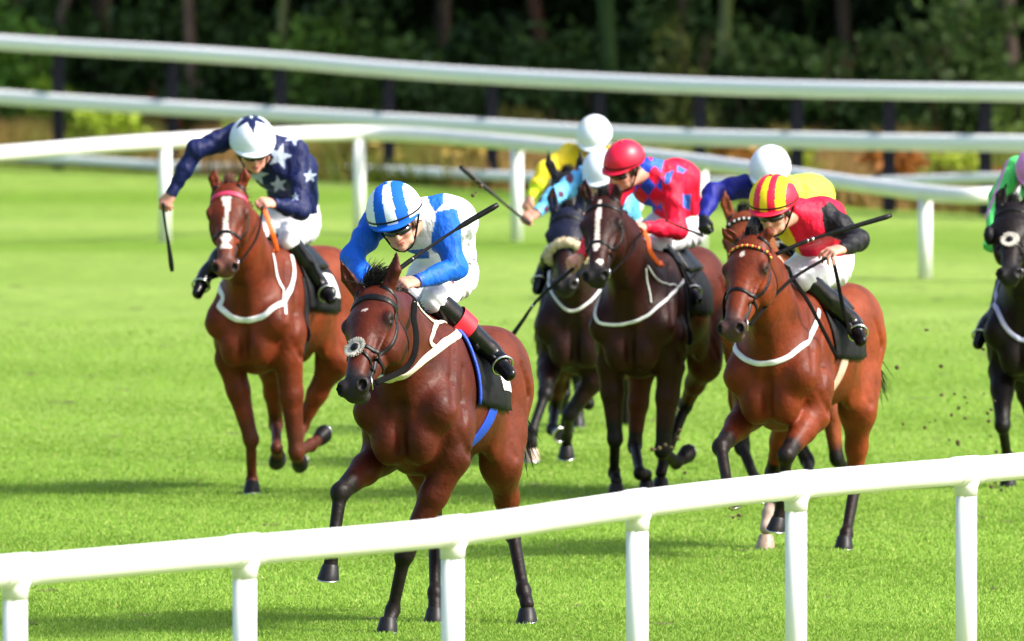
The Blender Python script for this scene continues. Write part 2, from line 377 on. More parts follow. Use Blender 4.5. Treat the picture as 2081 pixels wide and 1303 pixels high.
for i, p in enumerate(nr):
    o = .025 if i in (3, 2) else .03
    q = p + np.array([.004, .006, 0]); V_, F_ = tube_g([[q[0], q[1], 0], [q[0], q[1], p[2] - .082]], .0485, 24); ps = make('post', V_, F_, mPl2, rr)
    V_, F_ = tube_g([[q[0], q[1], p[2] - .115], [q[0], q[1], p[2] - .075], [q[0], q[1], p[2] - .045]], [.0515, .053, .062], 24); make('post_socket', V_, F_, mPl, rr)
    d = nz(nr[min(i + 1, len(nr) - 1)] - nr[max(i - 1, 0)]); V_, F_ = tube_g([p - d * .11, p - d * .105, p + d * .105, p + d * .11], [.0660, .0685, .0685, .0660], 28); make('joint_sleeve', V_, F_, mPl, rr)

# ------------------------------------------------------------------ curved running rail behind the runners
bk_ = [(-500, 350, 520), (-120, 322, 505), (335, 287, 493), (730, 271, 474), (1050, 291, 490), (1425, 330, 512), (1880, 392, 566), (2090, 396, 572), (2500, 398, 580)]
def gpt(px, by): return G(px, by)
r2 = thing('running_rail', 'white single running rail curving behind the runners, on white posts', 'rail', G(1050, 490)); tp = []
for px, ry, by in bk_:
    g_ = gpt(px, by); q = P(px, ry, g_[1]); tp.append(q); V_, F_ = tube_g([[q[0], q[1], 0], [q[0], q[1], q[2] - .05]], .062, 14); make('post', V_, F_, mPl2, r2)
for i in range(len(tp) - 1): pass
V_, F_ = tube_g(catmull(tp, 120), .075, 16); make('rail', V_, F_, mPl, r2)

# ------------------------------------------------------------------ dark post three-rail fence further back
fp = [(-360, 335, 60, 178, 313), (-110, 338, 78, 190, 318), (118, 345, 94, 206, 324), (350, 354, 107, 220, 338), (570, 362, 122, 233, 343), (790, 374, 141, 246, 347), (1000, 386, 155, 258, 357), (1218, 398, 166, 271, 366), (1422, 410, 175, 280, 370), (1620, 422, 181, 285, 372), (1808, 432, 185, 289, 369), (2003, 440, 188, 291, 362), (2210, 447, 191, 293, 358), (2430, 454, 195, 296, 356)]
fn = thing('post_and_rail_fence', 'three-rail white fence on dark posts in front of the wood', 'fence', G(1000, 386)); rl = [[], [], []]
mFar = flat('white_painted_rail', (.88, .88, .88), rough=.6, spec=.2, var=.03)
mPost = flat('dark_navy_post', (.006, .007, .012), rough=.8, spec=.1, var=.2)
for px, by, a_, b_, c_ in fp:
    g_ = G(px, by); top = P(px, a_ - 14, g_[1]); w = .068
    mb = MB(); V_ = [(g_[0] + sx * w, g_[1] + sy * w + .17, z) for z in (0, top[2] - .03) for sx, sy in ((-1, -1), (1, -1), (1, 1), (-1, 1))] + [(g_[0] + sx * w * .6, g_[1] + sy * w * .6 + .17, top[2]) for sx, sy in ((-1, -1), (1, -1), (1, 1), (-1, 1))]
    F_ = [(0, 3, 2, 1)] + [(k, (k + 1) % 4, 4 + (k + 1) % 4, 4 + k) for k in range(4)] + [(4 + k, 4 + (k + 1) % 4, 8 + (k + 1) % 4, 8 + k) for k in range(4)] + [(8, 9, 10, 11)]
    make('post', V_, F_, mPost, fn, smooth=False)
    for k, yy in enumerate((a_, b_, c_)): rl[k].append(P(px, yy, g_[1]))
for k in range(3): V_, F_ = tube_g(catmull(rl[k], 90), (.092, .092, .058)[k], 14); make('rail', V_, F_, mFar, fn)

# ------------------------------------------------------------------ wood behind: floor, undergrowth, shrubs, trees
M['leafm'] = mat('leaf', attr=True, rough=.55, spec=.3, var=.1, trans=.3)
M['bark'] = mat('bark', attr=True, rough=.9, spec=.1, var=.3, nscale=14, bump=1, bscale=20, stretch=(1, 1, .3))
def fline(x, off): return 173.6 - 2.09 * (x + 5.5) + off
def wline(x, off): return 183 - .8 * (x + 6) + off      # front edge of the wood, a little behind the fence
def leaves(cen, rad, n, size, colr, R, up=.3, jit=.3):
    d = R.normal(0, 1, (n, 3)); d /= np.linalg.norm(d, axis=1, keepdims=True); rr_ = R.random(n) ** .45; k = 1 + .25 * np.sin(d[:, 0] * 5 + d[:, 2] * 4 + R.random() * 6)
    p = cen + d * rr_[:, None] * np.asarray(rad) * k[:, None]; a = R.normal(0, 1, (n, 3)); a[:, 2] += up; b = R.normal(0, 1, (n, 3)); a /= np.linalg.norm(a, axis=1, keepdims=True); t = np.cross(a, b); t /= np.linalg.norm(t, axis=1, keepdims=True); u = np.cross(a, t)
    s_ = size * R.uniform(.6, 1.35, n)[:, None]; V = np.stack([p - t * s_ * .5, p + u * s_ * .32, p + t * s_ * .6, p - u * s_ * .32], 1).reshape(-1, 3); F_ = (np.arange(n)[:, None] * 4 + [0, 1, 2, 3]).astype(np.int32)
    c = np.array(colr) * R.uniform(1 - jit, 1 + jit, n)[:, None]; return V, F_, np.repeat(c, 4, 0)
def join(gs):
    Vs, Fs, Cs = [], [], []; o = 0
    for V, F_, c in gs: Vs.append(V); Fs.append(F_ + o); Cs.append(c); o += len(V)
    return np.concatenate(Vs), np.concatenate(Fs), np.concatenate(Cs)
def tree(x, y, r, h, label, barkc, leafc, lean=(0, 0), seed=0, mossy=None, crown=True):
    R = np.random.default_rng(seed); root = thing('tree', label, 'tree', np.array([x, y, 0]), 'trees of the wood behind the fence'); mb = MB(); pts = [np.array([x, y, -.05])]
    for k in range(1, 9): t = k / 8; pts.append(np.array([x + lean[0] * t * h + .12 * sin(t * 5 + seed), y + lean[1] * t * h, h * t]))
    mb.put(tube_g(pts, [r * 1.35] + [r * (1 - .62 * k / 8) for k in range(1, 9)], 12))
    tips = [pts[-1]]
    for k in range(6):
        b0 = pts[3 + k % 5] + 0; an = R.random() * 2 * pi; L_ = R.uniform(1.2, 2.4); e1 = b0 + np.array([cos(an), sin(an), .5]) * L_ * .5; e2 = b0 + np.array([cos(an) * 1.1, sin(an) * 1.1, .9]) * L_
        if b0[2] > 2.2: mb.put(tube_g([b0, e1, e2], [r * .4, r * .25, r * .08], 7)); tips.append(e2)
    V = np.array(mb.V); c = np.array(barkc) * .6 * np.ones((len(V), 1)); 
    if mossy is not None: c = lerp(c, np.array(mossy), (.5 + .5 * np.sin(V[:, 2] * 7 + V[:, 0] * 30))[:, None])
    make('trunk', V, mb.F, M['bark'], root, col=c)
    gs = []
    if crown:
        for q in tips + [pts[6], pts[7]]: gs.append(leaves(q + np.array([0, 0, .6]), (1.5, 1.5, 1.1), 420, .26, leafc, R))
        V, F_, c = join(gs); make('crown', V, F_, M['leafm'], root, col=c, smooth=False)
    return root
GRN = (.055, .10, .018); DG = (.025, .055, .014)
TX = [(-6.75, 4, .17, 'slim tree far left of the wood', (.16, .10, .07), (.0, 0), None), (-6.45, 1.2, .085, 'leaning pinkish trunk at the upper left', (.30, .20, .16), (.33, 0), None), (-5.4, 5, .16, 'dark trunk behind the left shrubs', (.09, .07, .05), (.02, 0), None),
      (-3.95, 1.0, .085, 'pinkish brown trunk leaning left above the navy jockey', (.32, .21, .16), (-.07, 0), None), (-2.95, 1.2, .075, 'pale mossy trunk right of the pinkish one', (.30, .30, .16), (.01, 0), (.22, .26, .08)), (-2.25, 2.2, .06, 'thin grey trunk above the blue capped jockey', (.26, .23, .22), (.0, 0), None),
      (-1.1, 4.5, .12, 'dark stem among the shadows left of centre', (.10, .08, .06), (.05, 0), None), (.45, 4, .10, 'reddish stem leaning in the middle of the wood', (.20, .10, .07), (-.1, 0), None), (1.28, .9, .12, 'green mossy trunk in the middle of the wood', (.06, .10, .035), (.0, 0), (.06, .12, .035)), (2.0, 2.6, .07, 'brown branching trunk right of the mossy one', (.24, .15, .12), (.14, 0), None),
      (2.75, 1.6, .10, 'ivy-grown pale trunk right of centre', (.22, .25, .12), (-.02, 0), (.14, .20, .05)), (4.3, 4, .10, 'dark trunk behind the red capped jockey', (.10, .08, .06), (-.1, 0), None), (5.45, 2.0, .07, 'grey trunk at the upper right', (.24, .2, .17), (.02, 0), None), (6.15, 3, .12, 'thick trunk at the far right of the wood', (.13, .1, .08), (.0, 0), None)]
for i, (x, off, r, lb, bc, ln, ms) in enumerate(TX): tree(x, wline(x, off + 1.5), r, R_ if False else 7.5 + (i * 37 % 5) * .5, lb, bc, GRN, ln, 20 + i, ms)
# canopy and depths of the wood: uncountable, one mass
R = np.random.default_rng(5); gs = []
for k in range(120):
    x = R.uniform(-15, 11); y = wline(x, R.uniform(2.5, 13)); gs.append(leaves(np.array([x, y, R.uniform(3.6, 8.5)]), (1.7, 1.7, 1.2), 230, .40, GRN, R))
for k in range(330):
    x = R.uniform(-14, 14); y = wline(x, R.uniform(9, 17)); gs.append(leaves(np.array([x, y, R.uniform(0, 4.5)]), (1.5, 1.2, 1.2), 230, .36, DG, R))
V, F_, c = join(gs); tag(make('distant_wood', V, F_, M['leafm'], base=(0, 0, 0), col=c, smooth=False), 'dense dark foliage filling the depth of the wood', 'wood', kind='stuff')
Vf = [(-30, wline(-30, -1.0), .015), (30, wline(30, -1.0), .015), (30, wline(30, 60), .015), (-30, wline(-30, 60), .015)]
tag(make('wood_floor', Vf, [(0, 1, 2, 3)], flat('leaf_litter', (.035, .026, .014), rough=.95, var=.4, nscale=5), smooth=False), kind='structure')
# shrubs that can be told apart
SH = [(-6.35, .2, .75, 1.9, (.17, .34, .04), 'tall light green bush at the left edge, reaching above the top rail'), (-5.75, -.5, .5, .75, (.26, .40, .03), 'low yellow green bush at the left edge behind the middle rail'), (-4.95, -.4, .5, .62, (.30, .42, .03), 'bright yellow green clump between the two leftmost dark posts'),
      (-4.3, 1.2, .6, 1.1, (.05, .10, .02), 'dark green bush behind the navy jockey'), (-2.6, 1.3, .85, 1.9, (.13, .25, .035), 'mid green leafy bush above the top rail left of centre'), (-1.7, 1.5, .8, 1.5, (.09, .17, .03), 'green bush over the top rail above the striped blue cap'), (-3.4, -.3, .4, .5, (.20, .27, .05), 'small yellow clump right of the navy jockey'),
      (-.9, .9, .55, 1.2, (.07, .13, .04), 'dull green shrub left of centre behind the fence'), (.2, .2, .55, .75, (.20, .19, .04), 'olive shrub with dry leaves in the middle'), (.95, 1.2, .5, 1.15, (.04, .09, .02), 'dark green shrub by the mossy trunk'), (2.6, 1.0, .55, 1.9, (.13, .17, .04), 'tall pale green shrub climbing the ivy-grown trunk'),
      (3.5, 1.9, .7, 1.6, (.07, .13, .03), 'green shrub above the red capped jockey'), (4.6, 2.2, .8, 1.7, (.05, .11, .02), 'dark shrub left of the grey trunk'), (3.8, -.2, .45, .60, (.26, .32, .03), 'yellow green clump behind the white capped jockey'), (5.0, -.3, .40, .55, (.32, .12, .02), 'rusty orange fern clump on the right'), (5.8, -.2, .45, .62, (.30, .38, .03), 'bright lime bush right of the striped red cap'),
      (6.6, -.1, .5, .5, (.24, .10, .03), 'reddish brown bracken near the right edge'), (6.2, 2.1, .9, 1.8, (.05, .10, .02), 'big dark bush at the upper right'), (7.3, .6, .6, 1.2, (.10, .17, .03), 'green bush at the right edge of the photo'), (2.9, -.1, .35, .55, (.34, .16, .03), 'small orange fern tuft between the dark posts'), (1.9, -.3, .40, .50, (.30, .30, .04), 'straw yellow tuft below the middle rail'), (-.4, -.4, .45, .45, (.33, .24, .05), 'dry straw coloured clump right of the striped blue cap'), (-1.6, -.4, .42, .45, (.30, .25, .06), 'dry yellow clump left of the striped blue cap'), (-4.6, .6, .35, .75, (.30, .08, .03), 'rust brown fern behind the shoulder of the navy jockey')]
for i, (x, off, r, h, c_, lb) in enumerate(SH):
    x = x * (.84 if x > 2 else 1); R = np.random.default_rng(70 + i); y = wline(x, off) if off > 0 or x < -5.5 else fline(x, 2.5 + off); h = h * (1.25 if off <= 0 else 1); root = thing('bush', lb, 'bush', np.array([x, y, 0]), 'bushes and ferns along the edge of the wood'); gs = []
    for k in range(7): gs.append(leaves(np.array([x + R.uniform(-.5, .5) * r, y + R.uniform(-.3, .3) * r, h * R.uniform(.15, .85)]), (r * .55, r * .5, h * .27), 130, .11 if h < 1 else .14, c_, R, .5))
    V, F_, c = join(gs); V[:, 2] = np.maximum(V[:, 2], .03); make('foliage', V, F_, M['leafm'], root, col=c, smooth=False)
    mb = MB()
    for k in range(6): a = R.random() * 6.28; mb.put(tube_g([[x, y, 0], [x + cos(a) * r * .3, y + sin(a) * r * .2, h * .45], [x + cos(a) * r * .6, y + sin(a) * r * .4, h * .85]], [.018, .012, .005], 5))
    make('stem', mb.V, mb.F, M['bark'], root, col=np.tile([.12, .08, .05], (len(mb.V), 1)))
# bushes further in, filling the view between the trunks
R = np.random.default_rng(41); ORD = 'first second third fourth fifth sixth seventh eighth ninth tenth eleventh twelfth thirteenth fourteenth fifteenth sixteenth seventeenth eighteenth nineteenth twentieth twenty-first twenty-second twenty-third twenty-fourth twenty-fifth twenty-sixth'.split()
for i in range(26):
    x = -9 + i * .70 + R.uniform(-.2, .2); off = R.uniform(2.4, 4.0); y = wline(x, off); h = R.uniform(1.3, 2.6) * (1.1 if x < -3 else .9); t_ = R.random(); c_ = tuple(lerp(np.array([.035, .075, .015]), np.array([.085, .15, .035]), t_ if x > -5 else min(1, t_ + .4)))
    root = thing('bush', ('%s shaded bush from the left inside the wood' % ORD[i]) , 'bush', np.array([x, y, 0]), 'shaded bushes inside the wood'); gs = []
    for k in range(8): gs.append(leaves(np.array([x + R.uniform(-.6, .6), y + R.uniform(-.4, .4), h * R.uniform(.12, .9)]), (.55, .5, .45), 110, .16, c_, R, .4))
    V, F_, c = join(gs); V[:, 2] = np.maximum(V[:, 2], .03); make('foliage', V, F_, M['leafm'], root, col=c, smooth=False)
# rough grass and bracken along the fence: uncountable
R = np.random.default_rng(8); n = 60000; x = R.uniform(-8, 8, n); y = np.array([lerp(fline(a, .5), wline(a, 1.5), q) for a, q in zip(x, R.random(n))]); hh = R.uniform(.15, .55, n) * (.6 + .5 * np.sin(x * 2.3) ** 2)
base = np.stack([x, y, np.zeros(n)], 1); w = R.uniform(.012, .03, n); ln = R.normal(0, .35, (n, 2)) * hh[:, None]
V = np.stack([base - np.stack([w, 0 * w, 0 * w], 1), base + np.stack([w, 0 * w, 0 * w], 1), base + np.stack([ln[:, 0], ln[:, 1], hh], 1)], 1).reshape(-1, 3)
k = (np.sin(x * 1.7 + 1) * .5 + .5 + R.normal(0, .25, n)).clip(0, 1)[:, None]; c = lerp(np.array([.13, .17, .02]), np.array([.30, .17, .06]), k) * R.uniform(.6, 1.4, (n, 1))
tag(make('rough_grass', V, (np.arange(n)[:, None] * 3 + [0, 1, 2]).astype(np.int32), M['leafm'], base=(0, 0, 0), col=np.repeat(c, 3, 0), smooth=False), 'rough straw and green undergrowth along the foot of the fence', 'undergrowth', kind='stuff')
# turf kicked up by the hooves
R = np.random.default_rng(12); mb = MB()
for cx_, cy_, sxx, syy, d_, n in ((1950, 850, 60, 80, 86, 34), (1360, 905, 40, 40, 84.5, 12), (1490, 1045, 14, 14, 77.6, 8), (965, 385, 10, 8, 80, 4), (2040, 965, 25, 25, 86, 9)):
    for k in range(n): q = P(cx_ + R.normal(0, sxx), cy_ + R.normal(0, syy), d_ + R.normal(0, .5)); q[2] = max(q[2], .03); r = R.uniform(.004, .016); mb.put(ball_g(q, (r, r * R.uniform(.5, 1.5), r * R.uniform(.5, 1.2)), None, 6, 4))
tag(mb.build('flying_turf', flat('soil_clod', (.07, .05, .02), rough=.95, var=.5), base=(0, 0, 0)), 'small bits of soil and grass kicked up by the hooves', 'turf clods', kind='stuff')
# ------------------------------------------------------------------ horses
BAYBLACK = np.array([.0055, .0045, .0045])
class Frame:
    def __init__(s, W, yaw, pitch, S):
        s.W = W; s.S = S; y = radians(yaw); p = radians(pitch)
        f = np.array([-sin(y), -cos(y), 0]); s.L = np.array([cos(y), -sin(y), 0]); u = np.array([0, 0, 1.])
        s.F = f * cos(p) + u * sin(p); s.U = u * cos(p) - f * sin(p)
    def __call__(s, f, l, u): return s.W + s.S * (f * s.F + l * s.L + u * s.U)
def solve(p0, px, py, L, sign):
    Y = p0[1]; q = P(px, py, Y); lat = np.hypot(q[0] - p0[0], q[2] - p0[2])
    dy = sqrt(max(L * L - lat * lat, 0)); dy = min(dy, L * .8)
    return P(px, py, Y + sign * dy)
def horse(name, label, wx, wy, d0, yaw, pitch, head, legs, coat, S=1.06, vox=.011, group='racehorses galloping towards the camera', tack=None, mark=None, tail=True):
    W = P(wx, wy, d0); B = Frame(W, yaw, pitch, S); s = SDF(); base = np.array([W[0], W[1], 0.])
    root = thing(name, label, 'horse', base, group)
    L, F, U = B.L, B.F, B.U; E = lambda f, l, u, r, k=.06, ax=None, side=None: s.ell(B(f, l, u), np.array(r) * S, L if side is None else side, F if ax is None else ax, k)   # r = (side, up, fwd)
    E(-.05, 0, -.37, (.235, .35, .40)); E(-.42, 0, -.36, (.275, .31, .42)); E(-.72, 0, -.30, (.225, .25, .33))
    for g in (-1, 1): E(-.93, g * .10, -.25, (.17, .25, .30))
    E(-.90, 0, -.13, (.14, .13, .34)); E(0, 0, -.10, (.055, .11, .26)); E(.22, 0, -.38, (.20, .25, .22)); E(-.35, 0, -.12, (.13, .10, .4))
    for g in (-1, 1):
        s.add(B(.0, g * .10, -.14), B(.33, g * .165, -.46), (.075 * S, .12 * S), (.085 * S, .10 * S), L, k=.05)
        E(.33, g * .080, -.58, (.085, .14, .09), .045)
        E(.34, g * .15, -.46, (.055, .09, .06), .07)
        E(.06, g * .185, -.52, (.075, .13, .19), .035)
        s.add(B(-.95, g * .15, -.30), B(-.74, g * .185, -.66), (.12 * S, .20 * S), (.09 * S, .13 * S), L, k=.06)
        E(-1.10, g * .11, -.45, (.10, .22, .13), .05)
        E(-.60, g * .19, -.52, (.05, .14, .12), .05)
    E(.14, 0, -.56, (.16, .20, .20), .08)
    # head frame
    HS = head.get('S', 1.0) * S
    nb0 = B(.20, 0, -.25)
    poll = P(head['poll'][0], head['poll'][1], nb0[1] - 1)
    poll = solve(nb0, head['poll'][0], head['poll'][1], head.get('neck', .80) * S, -1)
    nose = solve(poll, head['nose'][0], head['nose'][1], .60 * HS, head.get('sign', -1))
    a = nz(nose - poll); hy = radians(head.get('yaw', yaw)); fr = np.array([-sin(hy), -cos(hy), .35]); fr = nz(fr - a * (fr @ a)); hs = np.cross(fr, a); hs = hs if hs @ L > 0 else -hs
    XW = 1.2; H = lambda x, y, z: poll + HS * (x * XW * hs + y * a + z * fr)
    def HE(x, y, z, r, k=.02, op=0): s.ell(H(x, y, z), np.array(r) * HS * np.array([XW, 1, 1]), hs, a, k, op)    # r=(side, front, along)
    # neck
    ncen = H(0, .06, -.12); mid = lerp(nb0, ncen, .5) + U * .03 * S
    s.add(nb0, mid, (.135 * S, .25 * S), (.105 * S, .195 * S), L, k=.07)
    s.add(mid, ncen, (.105 * S, .195 * S), (.078 * S, .135 * S), lerp(L, hs, .6), k=.05)
    for g in (-1, 1): s.add(B(.22, g * .08, -.2), ncen + hs * g * .03 - a * .02, (.07 * S, .10 * S), (.03 * S, .05 * S), L, k=.03)
    NB = len(s.pr)
    # head
    HE(0, .07, -.075, (.088, .078, .12)); HE(0, .17, -.055, (.102, .058, .12)); HE(0, .19, -.12, (.086, .10, .13))
    s.add(H(0, .16, -.045), H(0, .50, -.038), (.072 * HS, .052 * HS), (.046 * HS, .040 * HS), hs, k=.03)
    for g in (-1, 1):
        HE(g * .056, .21, -.165, (.042, .10, .11), .02)
        s.add(H(g * .035, .27, -.16), H(g * .014, .49, -.085), (.028 * HS, .05 * HS), (.022 * HS, .034 * HS), hs, k=.02)
        HE(g * .088, .178, -.040, (.020, .024, .036), .012); HE(g * .106, .196, -.056, (.012, .016, .024), .008, 1)
        s.add(H(g * .070, .23, -.065), H(g * .052, .37, -.06), (.02 * HS, .012 * HS), (.012 * HS, .01 * HS), hs, k=.02)
        HE(g * .038, .545, -.034, (.030, .036, .042), .012)
        # ears
        e0, e1, e2 = H(g * .060, .0, -.045), H(g * .082, -.075, -.045), H(g * .068, -.155, -.03)
        er = head.get('ears')
        if er and er[0 if g < 0 else 1] is not None:
            q = er[0 if g < 0 else 1]; e2 = P(q[0], q[1], e0[1] - .01); 
            ln = np.linalg.norm(e2 - e0); e2 = e0 + (e2 - e0) * min(1, .175 * HS / ln) if ln > .175 * HS else e2; e1 = lerp(e0, e2, .5) + hs * g * .014
        s.add(e0, e1, (.032 * HS, .024 * HS), (.033 * HS, .018 * HS), hs, k=.02); s.add(e1, e2, (.033 * HS, .018 * HS), (.006 * HS, .005 * HS), hs, k=.012)
        s.add(lerp(e0, e1, .3) + fr * .024 * HS, lerp(e1, e2, .6) + fr * .014 * HS, (.014 * HS, .010 * HS), (.008 * HS, .007 * HS), hs, k=.006, op=1)
    HE(0, .53, -.058, (.050, .048, .06), .02); HE(0, .570, -.070, (.044, .038, .03), .012); HE(0, .545, -.112, (.036, .026, .038), .012)
    for g in (-1, 1): HE(g * .048, .562, -.016, (.015, .020, .024), .006, 1)
    s.add(H(-.04, .555, -.088), H(.04, .555, -.088), (.004, .004), None, fr, k=.004, op=1)
    NH = len(s.pr)
    # legs
    joints = []; hoofs = []
    for i, lg in enumerate(legs):
        g = -1 if i % 2 == 0 else 1
        fore = i < 2
        top = B(.10, g * .175, -.66) if fore else B(-.76, g * .185, -.66)
        Ls = (.40, .27, .15) if fore else (.44, .37, .15)
        if lg is None:
            dflt = ([(.32, -1.0), (.12, -1.18), (.05, -1.30)] if g < 0 else [(.30, -.95), (.05, -1.05), (-.05, -1.0)]) if fore else \
                   ([(-.95, -.98), (-.80, -1.28), (-.72, -1.40)] if g < 0 else [(-1.1, -.98), (-1.15, -1.30), (-1.2, -1.42)])
            j = [top] + [B(f, g * .14, u) for f, u in dflt]
        else:
            j = [top]
            for (px, py, sg), ln in zip(lg, Ls): j.append(solve(j[-1], px, py, ln * S, sg))
        e, kx, ft, hf = j; joints.append(j)
        kn = .028
        if fore:
            s.add(B(.10, g * .16, -.52), e, (.090 * S, .13 * S), (.080 * S, .105 * S), L, k=.05)
            s.add(e, lerp(e, kx, .4), (.080 * S, .100 * S), (.066 * S, .075 * S), L, k=.035); s.add(lerp(e, kx, .4), kx, (.064 * S, .072 * S), (.040 * S, .043 * S), L, k=.03)
            s.ell(kx, np.array([.046, .047, .055]) * S, L, nz(kx - e), .02)
        else:
            s.add(B(-.86, g * .16, -.52), e, (.10 * S, .17 * S), (.075 * S, .105 * S), L, k=.07)
            s.add(e, lerp(e, kx, .5), (.078 * S, .10 * S), (.058 * S, .070 * S), L, k=.05); s.add(lerp(e, kx, .5), kx, (.056 * S, .068 * S), (.035 * S, .048 * S), L, k=.03)
            s.ell(kx, np.array([.041, .054, .06]) * S, L, nz(kx - e), .02); s.add(kx, lerp(kx, e, .18) - F * .03, (.026 * S, .03 * S), (.015 * S, .02 * S), L, k=.02)
        s.add(kx, ft, (.032 * S, .038 * S), (.027 * S, .034 * S), L, k=.018)
        s.ell(ft, np.array([.036, .042, .042]) * S, L, nz(ft - kx), .018)
        pd = nz(hf - ft); s.add(ft, ft + pd * .085 * S, (.030 * S, .032 * S), (.034 * S, .036 * S), L, k=.015)
        hoofs.append((ft + pd * .08 * S, pd, g, fore))
    cre = []      # creases between the muscle groups
    for g in (-1, 1):
        cre += [[(.16, g * .4, .0), (.34, g * .45, -.2), (.42, g * .4, -.40)], [(-.14, g * .5, -.30), (-.10, g * .5, -.48), (-.02, g * .5, -.66)], [(.30, g * .5, -.56), (.16, g * .5, -.66), (.02, g * .5, -.70)],
                [(-.60, g * .5, -.22), (-.62, g * .5, -.42), (-.64, g * .5, -.60)], [(-1.08, g * .5, -.12), (-1.12, g * .5, -.40), (-1.08, g * .5, -.72)], [(-.80, g * .5, -.14), (-.90, g * .5, -.34), (-.84, g * .5, -.56)], [(.10, g * .5, -.20), (.14, g * .5, -.34), (.22, g * .5, -.48)]]
    cre.append([(.6, 0, -.34), (.6, 0, -.52), (.55, 0, -.72)])
    w = s.snap(np.array([[B(*v) for v in q] for q in cre]), 0, 9)[0]
    for q, ww in enumerate(w):
        rr_ = .012 if q < 14 else .015
        for i_ in range(2): s.add(ww[i_], ww[i_ + 1], rr_ * S, rr_ * .8 * S, L, k=.036 if q < 14 else .045, op=1)
    V, Fq = s.mesh(vox); sb = SDF(); sb.pr = s.pr[:NB] + s.pr[NH:]
    # coat colours by where on the animal the hair grows
    c = np.tile(np.array(coat['base'], float), (len(V), 1)); N3 = lambda sc, ph: (np.sin(V[:, 0] * sc + ph) * np.sin(V[:, 1] * sc * 1.1 + ph * 2) * np.sin(V[:, 2] * sc * .9 + ph * 3))[:, None]
    c = c * (1 + .18 * N3(9, .3) + .10 * N3(23, 1.7))
    c = lerp(c, np.array(coat.get('light', coat['base'])), np.clip((((V - W) @ F) * -1 + .0) * 1.1, 0, 1)[:, None] * .6)
    blk = np.zeros(len(V)); pt = np.array(coat.get('points', BAYBLACK))
    for i, j in enumerate(joints):
        for q in range(3):
            p0, p1 = j[q], j[q + 1]; d = p1 - p0; t = ((V - p0) @ d) / (d @ d); tc = np.clip(t, 0, 1)
            dist = np.linalg.norm(V - (p0 + tc[:, None] * d), axis=1); near = np.clip((.11 - dist) / .02, 0, 1)
            w = near * (np.clip((t - (.68 if i < 2 else .80)) / .14, 0, 1) if q == 0 else (t > -.1) * 1.0); blk = np.maximum(blk, w)
    hl = (V - poll) @ np.stack([hs, a, fr], 1) / HS; x, y, z = hl.T; x = x / XW; inh = (np.linalg.norm(V - H(0, .28, -.08), axis=1) < .36 * HS)
    tb = coat.get('pts_amt', 1.0); c = lerp(c, pt, (blk * tb)[:, None])
    mz = inh * np.clip((y - .43 + .04 * np.sin(z * 60)) / .06, 0, 1); c = lerp(c, np.array(coat.get('muzzle', (.016, .014, .015))), (mz * coat.get('mz', .95))[:, None])
    ey = inh * np.clip(1.4 - np.sqrt(((np.abs(x) - .10) / .04) ** 2 + ((y - .195) / .045) ** 2 + ((z + .05) / .045) ** 2), 0, 1); c = lerp(c, pt, (ey * .95)[:, None])
    nst = inh * (np.clip(1.25 - np.sqrt(((np.abs(x) - .048) / .019) ** 2 + ((y - .560) / .026) ** 2 + ((z + .018) / .026) ** 2), 0, .4) / .4); c = lerp(c, np.array([.004, .003, .003]), nst[:, None])
    if coat.get('hood'):
        hd = inh * (y < .33) * (y > -.2); c = lerp(c, np.array(coat['hood']), (hd * 1.0)[:, None])
    if mark: c = mark(c, V, x, y, z, inh, joints, H)
    body = make('body', V, Fq, M['coat'], root, col=c)
    hm = coat.get('hooves', [0, 0, 0, 0])
    for i, (p, d, g, fore) in enumerate(hoofs):
        V_ = []; ax = d
        if p[2] < .17: ax = nz(d * .25 + np.array([0, 0, -1.])); p = p + np.array([0, 0, .078 * S - p[2]]) * (1 if p[2] < .13 else .4)
        fx = nz(F - ax * (F @ ax)); sx = np.cross(fx, ax)
        prof = [(0, .034, 0), (.010, .039, .002), (.038, .045, .008), (.066, .051, .015), (.072, .050, .015), (.068, .030, .012)]
        for t, r, sh in prof:
            for k in range(16):
                an = 2 * pi * k / 16; V_.append(p + S * (ax * (t + .010 * cos(an) * (t > .02)) + fx * (r * 1.12 * cos(an) + sh) + sx * r * sin(an)))
        F_ = [(i_ * 16 + k, i_ * 16 + (k + 1) % 16, (i_ + 1) * 16 + (k + 1) % 16, (i_ + 1) * 16 + k) for i_ in range(5) for k in range(16)]; F_.append(tuple(80 + k for k in range(16)))
        ho = make('hoof', V_, F_, M['palehoof'] if hm[i] else M['hoof'], root)
        V2 = []; 
        for t, r in ((.069, .0515), (.076, .0515), (.076, .039), (.069, .039)):
            for k in range(16):
                an = 2 * pi * k / 16; V2.append(p + S * (ax * (t + .010 * cos(an)) + fx * (r * 1.12 * cos(an) + .015) + sx * r * sin(an)))
        F2 = [(i_ * 16 + k, i_ * 16 + (k + 1) % 16, ((i_ + 1) % 4) * 16 + (k + 1) % 16, ((i_ + 1) % 4) * 16 + k) for i_ in range(4) for k in range(16)]
        sub(None, ho, 'horseshoe', V2, F2, M['steel'])
    for g in (-1, 1):
        c0 = H(g * .0815, .195, -.055); mb = MB().put(ball_g(c0, .0245 * HS)); mb.build('eye', M['eye'], root)
    # hair
    hm_ = M['brownhair'] if coat.get('hair') == 'brown' else M['hair']
    fl = head.get('forelock', .10); fj = .55 if fl > .12 else .25; strands('forelock', [H(-.03, -.02, -.03), H(0, -.025, -.01), H(.03, -.02, -.03)], [-a * .9 + U * .5 + fr * .1] * 3, fl, hm_, root, head.get('fbend', -F * .6 + U * .1), n=420 if fl > .12 else 80, r=.0022, seed=3, jit=fj)
    cr = [H(0, .0, -.06)]; 
    for t in (.25, .5, .75, 1): cr.append(lerp(H(0, 0, -.08), B(.08, 0, .0), t))
